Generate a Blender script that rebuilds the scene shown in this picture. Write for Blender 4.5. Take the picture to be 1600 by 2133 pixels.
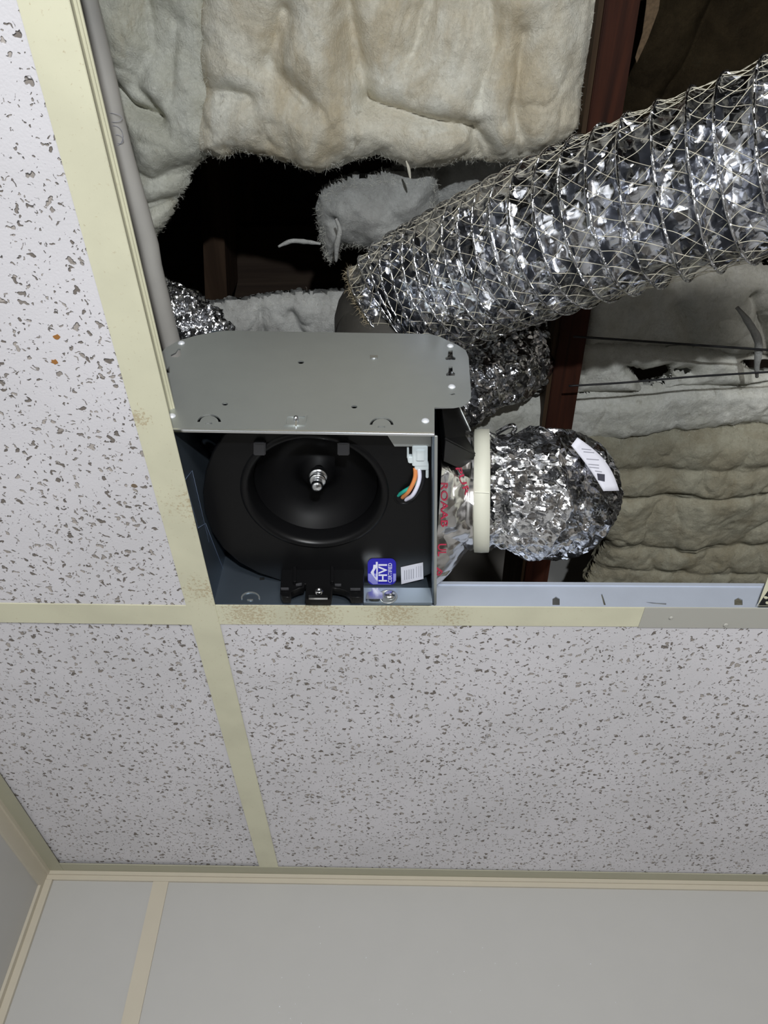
import bpy, bmesh, math, random
import numpy as np
from mathutils import Vector, Matrix
from mathutils.bvhtree import BVHTree

for _o in list(bpy.data.objects):
    bpy.data.objects.remove(_o)
C = bpy.context.scene.collection
S = bpy.context.scene
random.seed(7)

# ---------------------------------------------------------------- camera
F = 1479.0                      # focal length in pixels of a 1600 px wide frame
PITCH = math.radians(49.8)      # the phone looks up at the ceiling
CZ = 1.95                       # eye height above the floor
cam_d = bpy.data.cameras.new('camera')
cam = bpy.data.objects.new('camera', cam_d)
C.objects.link(cam)
cam_d.sensor_fit = 'HORIZONTAL'
cam_d.sensor_width = 36.0
cam_d.lens = F / 1600.0 * 36.0
cam_d.clip_start = 0.01
cam.location = (0, 0, CZ)
cam.rotation_euler = (math.pi / 2 + PITCH, 0, 0)
S.camera = cam

# ---------------------------------------------------------------- light
w = bpy.data.worlds.new('world'); S.world = w
w.use_nodes = True
w.node_tree.nodes['Background'].inputs[0].default_value = (0.6, 0.65, 0.7, 1)
w.node_tree.nodes['Background'].inputs[1].default_value = 0.01

def lamp(name, kind, loc, power, color=(1, 1, 1), size=0.1, rot=None, sy=None):
    d = bpy.data.lights.new(name, kind)
    d.energy = power; d.color = color
    if kind == 'AREA':
        d.size = size
        if sy: d.shape = 'RECTANGLE'; d.size_y = sy
    else:
        d.shadow_soft_size = size
    o = bpy.data.objects.new(name, d); C.objects.link(o)
    o.location = loc
    if rot: o.rotation_euler = rot
    return o
# stands in for the phone flash, set well back to flatten its falloff
lamp('flash_stand_in', 'POINT', (0.09, -0.49, CZ - 0.31), 33.0, (0.93, 0.97, 1.0), 0.012)
# room lamp high on the near wall, shining across the room
lamp('room_lamp', 'AREA', (0.35, -1.30, 1.35), 16.0, (1.0, 0.98, 0.95), 0.4, (math.radians(112), 0, 0), 0.16)
S.view_settings.view_transform = 'Standard'
S.view_settings.look = 'None'
S.view_settings.exposure = 0.0
S.view_settings.gamma = 1.0
S.view_settings.use_curve_mapping = False

# ---------------------------------------------------------------- measuring helpers
sp, cp = math.sin(PITCH), math.cos(PITCH)
def ray(u, v):
    x = (u - 800) / F; y = (1066.5 - v) / F
    return Vector((x, cp - y * sp, sp + y * cp))
CAM = Vector((0, 0, CZ))
def P(u, v, h):
    """point at height h above the lens seen at pixel u, v"""
    d = ray(u, v); return CAM + d * (h / d.z)
def PT(u, v, t):
    """point at distance t along the optical axis"""
    return CAM + ray(u, v) * t
def PPl(u, v, o, n):
    d = ray(u, v); return CAM + d * ((Vector(o) - CAM).dot(n) / d.dot(n))
class Frame:
    """a flat local frame: origin, two unit axes; thickness goes along az"""
    def __init__(s, o, ax, ay):
        s.o = Vector(o); s.ax = Vector(ax).normalized()
        s.az = s.ax.cross(Vector(ay)).normalized(); s.ay = s.az.cross(s.ax)
    def px(s, u, v):
        p = PPl(u, v, s.o, s.az) - s.o
        return (p.dot(s.ax), p.dot(s.ay))
    def w(s, a, b, c=0.0):
        return s.o + s.ax * a + s.ay * b + s.az * c
    def mat(s):
        m = Matrix.Identity(4)
        for i, a in enumerate((s.ax, s.ay, s.az, s.o)):
            for j in range(3): m[j][i] = a[j]
        return m

# ---------------------------------------------------------------- numpy noise
def _h(ix, iy, iz, seed):
    n = (ix * 374761393 + iy * 668265263 + iz * 2147483647 + seed * 1274126177) & 0xffffffff
    n = ((n ^ (n >> 13)) * 1274126177) & 0xffffffff
    n = ((n ^ (n >> 16)) * 2246822519) & 0xffffffff
    return ((n ^ (n >> 15)) & 0xffffff) / float(0xffffff)
def vn(p, sc, seed=0):
    q = np.asarray(p, float) * sc + 1000.0
    i = np.floor(q).astype(np.int64); f = q - i
    f = f * f * (3 - 2 * f)
    r = 0
    for dx in (0, 1):
        for dy in (0, 1):
            for dz in (0, 1):
                wt = (f[:, 0] if dx else 1 - f[:, 0]) * (f[:, 1] if dy else 1 - f[:, 1]) * (f[:, 2] if dz else 1 - f[:, 2])
                r = r + wt * _h(i[:, 0] + dx, i[:, 1] + dy, i[:, 2] + dz, seed)
    return r * 2 - 1
def fbm(p, sc, oct=4, seed=0):
    r = 0; a = 1
    for k in range(oct):
        r = r + a * vn(p, sc, seed + k); a *= 0.5; sc *= 2.03
    return r / 1.8

# ---------------------------------------------------------------- materials
def newmat(name):
    m = bpy.data.materials.new(name); m.use_nodes = True
    nt = m.node_tree
    return m, nt, nt.nodes['Principled BSDF']
def N(nt, t, **kw):
    n = nt.nodes.new(t)
    for k, v in kw.items():
        if k.startswith('i_'):
            key = k[2:]
            key = int(key) if key.isdigit() else key.replace('_', ' ')
            n.inputs[key].default_value = v
        else: setattr(n, k, v)
    return n
def rgb(c): return (c[0], c[1], c[2], 1)
def coords(nt, scale=(1, 1, 1)):
    t = N(nt, 'ShaderNodeTexCoord'); m = N(nt, 'ShaderNodeMapping')
    m.inputs['Scale'].default_value = scale
    nt.links.new(t.outputs['Object'], m.inputs[0])
    return m.outputs[0]
def mixc(nt, fac, a, b, mode='MIX'):
    n = N(nt, 'ShaderNodeMix', data_type='RGBA', blend_type=mode)
    for sock, val in ((n.inputs[0], fac), (n.inputs[6], a), (n.inputs[7], b)):
        if hasattr(val, 'type') or isinstance(val, bpy.types.NodeSocket): nt.links.new(val, sock)
        elif isinstance(val, (int, float)): sock.default_value = val
        else: sock.default_value = rgb(val)
    return n.outputs[2]
def ramp(nt, src, a, b, lo=0.0, hi=1.0):
    n = N(nt, 'ShaderNodeMapRange'); n.clamp = True; n.interpolation_type = 'SMOOTHSTEP'
    nt.links.new(src, n.inputs[0])
    n.inputs[1].default_value = a; n.inputs[2].default_value = b
    n.inputs[3].default_value = lo; n.inputs[4].default_value = hi
    return n.outputs[0]
def noise(nt, co, sc, det=4, rough=0.5, dist=0.0):
    n = N(nt, 'ShaderNodeTexNoise'); nt.links.new(co, n.inputs['Vector'])
    n.inputs['Scale'].default_value = sc; n.inputs['Detail'].default_value = det
    n.inputs['Roughness'].default_value = rough; n.inputs['Distortion'].default_value = dist
    return n
def bump(nt, h, strength, dist, prev=None):
    n = N(nt, 'ShaderNodeBump'); n.inputs['Strength'].default_value = strength
    n.inputs['Distance'].default_value = dist
    nt.links.new(h, n.inputs['Height'])
    if prev is not None: nt.links.new(prev, n.inputs['Normal'])
    return n.outputs[0]
def math_n(nt, op, a, b):
    n = N(nt, 'ShaderNodeMath', operation=op)
    for s, v in ((n.inputs[0], a), (n.inputs[1], b)):
        if isinstance(v, (int, float)): s.default_value = v
        else: nt.links.new(v, s)
    return n.outputs[0]
def plain(name, col, rough=0.5, metal=0.0, bsc=0, bstr=0.2, bd=0.001, var=0.0, spec=None):
    m, nt, b = newmat(name)
    b.inputs['Roughness'].default_value = rough; b.inputs['Metallic'].default_value = metal
    if spec is not None: b.inputs['Specular IOR Level'].default_value = spec
    co = coords(nt)
    nz = noise(nt, co, max(bsc, 20), 4)
    c2 = tuple(x * (1 - var) for x in col)
    nt.links.new(mixc(nt, nz.outputs[0], col, c2), b.inputs['Base Color'])
    if bsc: nt.links.new(bump(nt, nz.outputs[0], bstr, bd), b.inputs['Normal'])
    return m

def m_tile():
    m, nt, b = newmat('fissured_tile')
    co = coords(nt)
    nz = noise(nt, co, 170, 2)
    add = N(nt, 'ShaderNodeVectorMath', operation='MULTIPLY_ADD')
    nt.links.new(nz.outputs['Color'], add.inputs[0])
    add.inputs[1].default_value = (0.011, 0.011, 0.0)
    nt.links.new(co, add.inputs[2])
    def vor(sc, thr0, thr1):
        v = N(nt, 'ShaderNodeTexVoronoi', voronoi_dimensions='2D')
        nt.links.new(add.outputs[0], v.inputs['Vector']); v.inputs['Scale'].default_value = sc
        sep = N(nt, 'ShaderNodeSeparateColor'); nt.links.new(v.outputs['Color'], sep.inputs[0])
        thr = math_n(nt, 'MULTIPLY_ADD', sep.outputs[0], thr1 - thr0); nt.nodes[-1].inputs[2].default_value = thr0
        d = math_n(nt, 'SUBTRACT', thr, v.outputs['Distance'])
        return ramp(nt, d, -0.02, 0.07), sep.outputs[1]
    a, ra = vor(150, -0.10, 0.31)
    c, rc = vor(300, -0.25, 0.24)
    # the rims of the holes are dark, the middles of the wide ones pale
    mx = N(nt, 'ShaderNodeMath', operation='MAXIMUM'); nt.links.new(a, mx.inputs[0]); nt.links.new(c, mx.inputs[1])
    fine = noise(nt, co, 700, 2)
    base = mixc(nt, ramp(nt, noise(nt, co, 7, 3).outputs[0], 0.35, 0.7), (0.62, 0.605, 0.635), (0.56, 0.548, 0.572))
    hole = mixc(nt, ramp(nt, ra, 0.2, 0.9), (0.16, 0.14, 0.125), (0.38, 0.345, 0.32))
    nt.links.new(mixc(nt, mx.outputs[0], base, hole), b.inputs['Base Color'])
    inv = math_n(nt, 'SUBTRACT', 1.0, mx.outputs[0])
    n1 = bump(nt, inv, 0.85, 0.0018)
    n2 = bump(nt, fine.outputs[0], 0.25, 0.0006, n1)
    nt.links.new(n2, b.inputs['Normal'])
    b.inputs['Roughness'].default_value = 0.75
    b.inputs['Specular IOR Level'].default_value = 0.35
    return m
def m_cream(name, spots):
    """aged cream enamel; spots = centres (metres) of rust freckles"""
    m, nt, b = newmat(name)
    co = coords(nt)
    nz = noise(nt, co, 18, 4)
    col = mixc(nt, ramp(nt, nz.outputs[0], 0.35, 0.7), (0.60, 0.585, 0.44), (0.54, 0.525, 0.395))
    fr = noise(nt, co, 420, 5, 0.65, 0.4)
    tot = None
    for (p, r, s) in spots:
        d = N(nt, 'ShaderNodeVectorMath', operation='DISTANCE'); nt.links.new(co, d.inputs[0]); d.inputs[1].default_value = p
        k = ramp(nt, d.outputs['Value'], r, 0.0, 0.0, s)
        tot = k if tot is None else math_n(nt, 'MAXIMUM', tot, k)
    if tot is not None:
        thr = math_n(nt, 'ADD', fr.outputs[0], tot)
        k = ramp(nt, thr, 0.62, 0.74)
        k = math_n(nt, 'MULTIPLY', k, 0.5)
        col = mixc(nt, k, col, (0.30, 0.19, 0.08))
    nt.links.new(col, b.inputs['Base Color'])
    nt.links.new(bump(nt, fr.outputs[0], 0.12, 0.0004), b.inputs['Normal'])
    b.inputs['Roughness'].default_value = 0.45
    return m
def m_wool(name, base, base2, stain, amt, dark=None):
    m, nt, b = newmat(name)
    co = coords(nt)
    st = coords(nt, (1.0, 0.55, 1.0))
    a = noise(nt, co, 22, 5, 0.6, 0.6)
    col = mixc(nt, ramp(nt, a.outputs[0], 0.35, 0.65), base, base2)
    s = noise(nt, st, 13, 6, 0.62, 1.0)
    col = mixc(nt, ramp(nt, s.outputs[0], 0.62 - amt, 0.80 - amt * 0.6, 0, 0.75), col, stain)
    s2 = noise(nt, st, 60, 6, 0.7, 1.5)
    col = mixc(nt, ramp(nt, s2.outputs[0], 0.57, 0.76, 0, 0.6), col, tuple(x * 0.55 for x in stain))
    s3 = noise(nt, co, 150, 6, 0.8, 1.0)
    col = mixc(nt, ramp(nt, s3.outputs[0], 0.42, 0.62, 0, 0.22), col, tuple(x * 0.6 for x in base2))
    nt.links.new(col, b.inputs['Base Color'])
    n1 = bump(nt, noise(nt, co, 90, 6, 0.7, 0.8).outputs[0], 0.35, 0.005)
    n1 = bump(nt, noise(nt, co, 260, 6, 0.75, 1.2).outputs[0], 0.6, 0.003, n1)
    fib = noise(nt, coords(nt, (1, 0.3, 1)), 520, 3, 0.7, 1.0)
    nt.links.new(bump(nt, fib.outputs[0], 0.5, 0.0012, n1), b.inputs['Normal'])
    b.inputs['Roughness'].default_value = 0.95
    b.inputs['Specular IOR Level'].default_value = 0.05
    return m
def m_foil(name, sc=60, strength=1.0, dist=0.006, rough=0.14, col=(0.80, 0.81, 0.84)):
    m, nt, b = newmat(name)
    co = coords(nt)
    nz = noise(nt, co, sc * 0.8, 3, 0.5)
    add = N(nt, 'ShaderNodeVectorMath', operation='MULTIPLY_ADD')
    nt.links.new(nz.outputs['Color'], add.inputs[0]); add.inputs[1].default_value = (0.5 / sc,) * 3
    nt.links.new(co, add.inputs[2])
    def facets(scale, slope, prev=None):
        v = N(nt, 'ShaderNodeTexVoronoi', feature='F1'); v.inputs['Scale'].default_value = scale
        nt.links.new(add.outputs[0], v.inputs['Vector'])
        a = N(nt, 'ShaderNodeVectorMath', operation='SUBTRACT'); nt.links.new(v.outputs['Color'], a.inputs[0]); a.inputs[1].default_value = (0.5, 0.5, 0.5)
        c = N(nt, 'ShaderNodeVectorMath', operation='SUBTRACT'); nt.links.new(add.outputs[0], c.inputs[0]); nt.links.new(v.outputs['Position'], c.inputs[1])
        d = N(nt, 'ShaderNodeVectorMath', operation='DOT_PRODUCT'); nt.links.new(a.outputs[0], d.inputs[0]); nt.links.new(c.outputs[0], d.inputs[1])
        return bump(nt, d.outputs['Value'], 1.0, slope, prev)
    n1 = facets(sc, 1.1 * strength)
    n2 = facets(sc * 2.7, 0.9 * strength, n1)
    n3 = bump(nt, noise(nt, co, sc * 5, 3, 0.5, 1.0).outputs[0], strength * 0.4, dist * 0.12, n2)
    nt.links.new(n3, b.inputs['Normal'])
    b.inputs['Base Color'].default_value = rgb(col)
    b.inputs['Metallic'].default_value = 1.0
    b.inputs['Roughness'].default_value = rough
    return m
def m_wood(name, a_, b_, axis=1):
    m, nt, b = newmat(name)
    sc = [40, 40, 40]; sc[axis] = 2.0
    co = coords(nt, tuple(sc))
    nz = noise(nt, co, 1.5, 5, 0.6, 0.6)
    nt.links.new(mixc(nt, ramp(nt, nz.outputs[0], 0.3, 0.7), a_, b_), b.inputs['Base Color'])
    nt.links.new(bump(nt, nz.outputs[0], 0.4, 0.001), b.inputs['Normal'])
    b.inputs['Roughness'].default_value = 0.75
    b.inputs['Specular IOR Level'].default_value = 0.2
    return m
M = {}
M['tile'] = m_tile()
M['wool_main'] = m_wool('wool_tan', (0.93, 0.90, 0.79), (0.85, 0.79, 0.65), (0.58, 0.47, 0.30), 0.20)
M['wool_grey'] = m_wool('wool_grey', (0.76, 0.755, 0.67), (0.65, 0.64, 0.54), (0.44, 0.35, 0.20), 0.08)
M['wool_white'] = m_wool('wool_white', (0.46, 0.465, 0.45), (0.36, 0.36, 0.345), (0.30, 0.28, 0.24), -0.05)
M['wool_pale'] = m_wool('wool_pale', (0.72, 0.72, 0.67), (0.60, 0.595, 0.53), (0.40, 0.35, 0.22), -0.01)
M['wool_olive'] = m_wool('wool_olive', (0.38, 0.365, 0.285), (0.31, 0.285, 0.21), (0.22, 0.18, 0.10), 0.08)
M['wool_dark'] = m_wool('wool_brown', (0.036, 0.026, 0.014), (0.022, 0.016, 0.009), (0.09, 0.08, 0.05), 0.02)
M['foil'] = m_foil('crumpled_foil', 62, 1.0, 0.005, 0.17)
M['foil_big'] = m_foil('duct_jacket_foil', 40, 0.8, 0.0045, 0.17, (0.62, 0.64, 0.70))
M['foil_tape'] = m_foil('foil_tape', 26, 0.42, 0.004, 0.2, (0.66, 0.65, 0.65))
M['foil_fine'] = m_foil('fine_foil', 120, 1.0, 0.004, 0.2)
M['wood'] = m_wood('old_joist_wood', (0.060, 0.018, 0.009), (0.022, 0.008, 0.005))
M['wood_side'] = m_wood('rough_wood', (0.085, 0.055, 0.030), (0.045, 0.026, 0.014))
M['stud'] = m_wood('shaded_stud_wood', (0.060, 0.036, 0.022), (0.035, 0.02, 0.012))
M['deck'] = m_wood('roof_boards', (0.05, 0.035, 0.025), (0.03, 0.02, 0.015), 0)
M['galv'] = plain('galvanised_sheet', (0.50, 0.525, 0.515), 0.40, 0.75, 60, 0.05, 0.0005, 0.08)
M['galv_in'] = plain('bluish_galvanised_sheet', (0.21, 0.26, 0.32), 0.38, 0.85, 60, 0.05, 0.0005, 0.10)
M['web'] = plain('tee_web_metal', (0.55, 0.60, 0.70), 0.5, 0.35, 60, 0.06, 0.0005, 0.1)
M['black'] = plain('black_plastic', (0.0045, 0.0045, 0.005), 0.34, 0.0, 120, 0.08, 0.0005, spec=0.22)
M['black_matt'] = plain('matt_black_plastic', (0.0025, 0.0025, 0.003), 0.5, spec=0.15)
M['black_lighter'] = plain('lighter_black_plastic', (0.030, 0.030, 0.033), 0.4)  # one step lighter than the other black plastics
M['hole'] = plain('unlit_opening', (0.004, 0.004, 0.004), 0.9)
M['chrome'] = plain('bright_steel', (0.8, 0.82, 0.85), 0.2, 1.0)
M['rivet'] = plain('bright_rivet', (0.85, 0.87, 0.92), 0.35, 0.3)
M['white_pl'] = plain('white_nylon', (0.68, 0.74, 0.76), 0.4)
M['band'] = plain('cream_band', (0.66, 0.66, 0.56), 0.55, 0, 60, 0.15, 0.0005, 0.08)
M['paper'] = plain('white_paper', (0.72, 0.72, 0.80), 0.6, 0, 80, 0.1, 0.0008, 0.08)
M['ink'] = plain('dark_ink', (0.05, 0.05, 0.07), 0.6)
M['ink_grey'] = plain('grey_ink', (0.33, 0.33, 0.38), 0.6)
M['ink_red'] = plain('red_ink', (0.42, 0.03, 0.07), 0.45)
M['blue'] = plain('blue_sticker', (0.03, 0.025, 0.42), 0.5, spec=0.2)
M['white_ink'] = plain('white_ink', (0.8, 0.8, 0.95), 0.4)
M['orange'] = plain('orange_insulation', (0.75, 0.27, 0.09), 0.4)
M['green'] = plain('green_insulation', (0.02, 0.36, 0.28), 0.4)
M['pipe'] = plain('painted_pipe', (0.40, 0.385, 0.36), 0.5, 0, 40, 0.1, 0.0006, 0.2)
M['frp'] = plain('wall_panel', (0.44, 0.434, 0.418), 0.38, 0, 25, 0.05, 0.001, 0.05)
M['unseen_wall'] = plain('dark_reflection_wall', (0.20, 0.18, 0.155), 0.6, 0, 25, 0.05, 0.001, 0.05)  # unseen walls, kept dark to dim what the foil duct reflects
M['trim'] = plain('cream_moulding', (0.52, 0.475, 0.385), 0.4, 0, 40, 0.05, 0.0005, 0.08)
M['angle'] = plain('wall_angle_paint', (0.38, 0.37, 0.28), 0.5, 0, 30, 0.1, 0.0005, 0.1)
M['grey_paint'] = plain('grey_cap_paint', (0.40, 0.395, 0.36), 0.45, 0, 40, 0.1, 0.0005, 0.08)
M['floor'] = plain('vinyl_floor', (0.09, 0.08, 0.07), 0.5, 0, 12, 0.1, 0.001, 0.15)
M['thread'] = plain('scrim_thread', (0.62, 0.58, 0.46), 0.6)
M['cable'] = plain('black_cable', (0.010, 0.010, 0.012), 0.5)
M['fibre'] = plain('glass_fibre', (0.66, 0.65, 0.58), 0.8)
M['fibre_tan'] = plain('tan_glass_fibre', (0.50, 0.42, 0.28), 0.9)
M['kraft'] = plain('torn_kraft_paper', (0.20, 0.13, 0.07), 0.9, 0, 300, 0.6, 0.002, 0.8)

# ---------------------------------------------------------------- object helpers
def tag(o, label=None, cat=None, group=None, kind=None):
    if label: o['label'] = label
    if cat: o['category'] = cat
    if group: o['group'] = group
    if kind: o['kind'] = kind
    return o
def empty(name, loc=(0, 0, 0)):
    o = bpy.data.objects.new(name, None); C.objects.link(o); o.location = loc
    o.empty_display_size = 0.02
    return o
def thing(name, label, cat, loc, group=None):
    return tag(empty(name, loc), label, cat, group)
def link(name, me, mat, parent=None):
    """mesh data in world coordinates; the object sits at its parent's origin"""
    if mat is not None and not me.materials: me.materials.append(mat)
    o = bpy.data.objects.new(name, me); C.objects.link(o)
    if parent is not None:
        wp = wloc(parent)
        me.transform(Matrix.Translation(-wp))
        o.parent = parent
    return o
def wloc(o):
    v = Vector((0, 0, 0))
    while o is not None:
        v += o.location; o = o.parent
    return v
def centre(o):
    """puts a top-level mesh object's origin at the middle of its mesh"""
    me = o.data
    c = sum((v.co for v in me.vertices), Vector()) / max(1, len(me.vertices))
    me.transform(Matrix.Translation(-c)); o.location = o.location + c
    return o
def mesh_np(name, verts, faces, smooth=True):
    me = bpy.data.meshes.new(name)
    me.from_pydata([tuple(v) for v in verts], [], [tuple(f) for f in faces])
    if smooth: me.polygons.foreach_set('use_smooth', [True] * len(me.polygons))
    me.update()
    return me
def bm_mesh(name, bm, smooth=False):
    bmesh.ops.recalc_face_normals(bm, faces=bm.faces)
    me = bpy.data.meshes.new(name); bm.to_mesh(me); bm.free()
    if smooth: me.polygons.foreach_set('use_smooth', [True] * len(me.polygons))
    return me
def hexa(name, pts, mat, parent, bevel=0.0, smooth=False):
    """eight corners: bottom four, top four"""
    bm = bmesh.new()
    vs = [bm.verts.new(p) for p in pts]
    for f in ((0, 1, 2, 3), (7, 6, 5, 4), (0, 4, 5, 1), (1, 5, 6, 2), (2, 6, 7, 3), (3, 7, 4, 0)):
        bm.faces.new([vs[i] for i in f])
    if bevel: bmesh.ops.bevel(bm, geom=bm.edges[:], offset=bevel, segments=2, affect='EDGES')
    return link(name, bm_mesh(name, bm), mat, parent)
def box(name, lo, hi, mat, parent=None, bevel=0.0):
    x0, y0, z0 = lo; x1, y1, z1 = hi
    return hexa(name, [(x0, y0, z0), (x1, y0, z0), (x1, y1, z0), (x0, y1, z0),
                       (x0, y0, z1), (x1, y0, z1), (x1, y1, z1), (x0, y1, z1)], mat, parent, bevel)
def plate(name, fr, outer, holes, th, mat, parent, c0=0.0, bev=0.0):
    """flat sheet with real holes in a frame; outer / holes are (a, b) lists"""
    cu = bpy.data.curves.new(name, 'CURVE'); cu.dimensions = '2D'; cu.fill_mode = 'BOTH'
    for loop in [outer] + list(holes):
        s = cu.splines.new('POLY'); s.points.add(len(loop) - 1)
        for p, q in zip(s.points, loop): p.co = (q[0], q[1], 0, 1)
        s.use_cyclic_u = True
    cu.extrude = th / 2; cu.bevel_depth = bev
    t = bpy.data.objects.new(name, cu); C.objects.link(t)
    dg = bpy.context.evaluated_depsgraph_get()
    me = bpy.data.meshes.new_from_object(t.evaluated_get(dg))
    bpy.data.objects.remove(t); bpy.data.curves.remove(cu)
    me.transform(fr.mat() @ Matrix.Translation((0, 0, c0)))
    me.materials.clear()
    return link(name, me, mat, parent)
def text_mesh(s, size, th=0.0001, align='CENTER', bold=0.0, sx=1.0):
    cu = bpy.data.curves.new('t', 'FONT'); cu.body = s; cu.size = size
    cu.align_x = align; cu.align_y = 'CENTER'; cu.extrude = th / 2; cu.offset = bold; cu.resolution_u = 3
    t = bpy.data.objects.new('t', cu); C.objects.link(t)
    dg = bpy.context.evaluated_depsgraph_get()
    me = bpy.data.meshes.new_from_object(t.evaluated_get(dg))
    bpy.data.objects.remove(t); bpy.data.curves.remove(cu)
    me.transform(Matrix.Diagonal((sx, 1, 1, 1)))
    return me
def text_on(name, s, fr, a, b, size, rot, mat, parent, c=0.0, bold=0.0, sx=1.0):
    me = text_mesh(s, size, 0.0001, 'CENTER', bold, sx)
    me.transform(fr.mat() @ Matrix.Translation((a, b, c)) @ Matrix.Rotation(rot, 4, 'Z'))
    me.materials.clear()
    return link(name, me, mat, parent)
def circ(a, b, r, n=20, ry=None, a0=0.0):
    ry = r if ry is None else ry
    return [(a + r * math.cos(a0 + 2 * math.pi * i / n), b + ry * math.sin(a0 + 2 * math.pi * i / n)) for i in range(n)]
def lathe(name, cen, prof, mat, parent, n=48, axis=Vector((0, 0, 1)), sxy=(1, 1)):
    """revolve (r, z) profile about a vertical axis through cen (world)"""
    vs = []; fs = []
    q = Vector((0, 0, 1)).rotation_difference(axis)
    for (r, z) in prof:
        for i in range(n):
            t = 2 * math.pi * i / n
            vs.append(Vector(cen) + q @ Vector((r * math.cos(t) * sxy[0], r * math.sin(t) * sxy[1], z)))
    for k in range(len(prof) - 1):
        for i in range(n):
            j = (i + 1) % n
            fs.append((k * n + i, k * n + j, (k + 1) * n + j, (k + 1) * n + i))
    me = mesh_np(name, vs, fs)
    return link(name, me, mat, parent)
def spline(pts, n):
    """Catmull-Rom through points, n samples, arc-length even"""
    p = np.array([list(q) for q in pts], float)
    p = np.vstack([2 * p[0] - p[1], p, 2 * p[-1] - p[-2]])
    out = []
    for i in range(1, len(p) - 2):
        for t in np.linspace(0, 1, 40, endpoint=False):
            a, b, c, d = p[i - 1], p[i], p[i + 1], p[i + 2]
            out.append(0.5 * ((2 * b) + (-a + c) * t + (2 * a - 5 * b + 4 * c - d) * t * t + (-a + 3 * b - 3 * c + d) * t ** 3))
    out.append(p[-2]); out = np.array(out)
    dl = np.r_[0, np.cumsum(np.linalg.norm(np.diff(out[:, :3], axis=0), axis=1))]
    s = np.linspace(0, dl[-1], n)
    return np.stack([np.interp(s, dl, out[:, k]) for k in range(out.shape[1])], 1), s
def frames(path):
    """tangents and twist-free normals along a path"""
    t = np.gradient(path[:, :3], axis=0); t /= np.linalg.norm(t, axis=1)[:, None]
    u = np.cross(t[0], [0, 0, 1.0]); u /= np.linalg.norm(u)
    U = [u]
    for k in range(1, len(t)):
        u = U[-1] - t[k] * np.dot(U[-1], t[k]); U.append(u / np.linalg.norm(u))
    U = np.array(U); V = np.cross(t, U)
    return t, U, V
def tube_mesh(name, path, rad, nseg=12, caps=True):
    """path (n,3); rad scalar, (n,) or (n,nseg)"""
    n = len(path)
    t, U, V = frames(path)
    a = np.linspace(0, 2 * np.pi, nseg, endpoint=False)
    R = np.asarray(rad, float)
    if R.ndim == 0: R = np.full((n, nseg), float(R))
    elif R.ndim == 1: R = np.repeat(R[:, None], nseg, 1)
    v = path[:, None, :3] + R[:, :, None] * (np.cos(a)[None, :, None] * U[:, None, :] + np.sin(a)[None, :, None] * V[:, None, :])
    v = v.reshape(-1, 3)
    i = np.arange(n - 1)[:, None] * nseg; j = np.arange(nseg)[None, :]; jn = (j + 1) % nseg
    f = np.stack([i + j, i + jn, i + nseg + jn, i + nseg + j], -1).reshape(-1, 4).tolist()
    if caps:
        f.append(list(range(nseg))[::-1]); f.append([(n - 1) * nseg + k for k in range(nseg)])
    return mesh_np(name, v, f)
def tube(name, pts, r, mat, parent=None, n=40, nseg=10):
    path, s = spline(pts, n)
    return link(name, tube_mesh(name, path, r, nseg), mat, parent)

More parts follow.
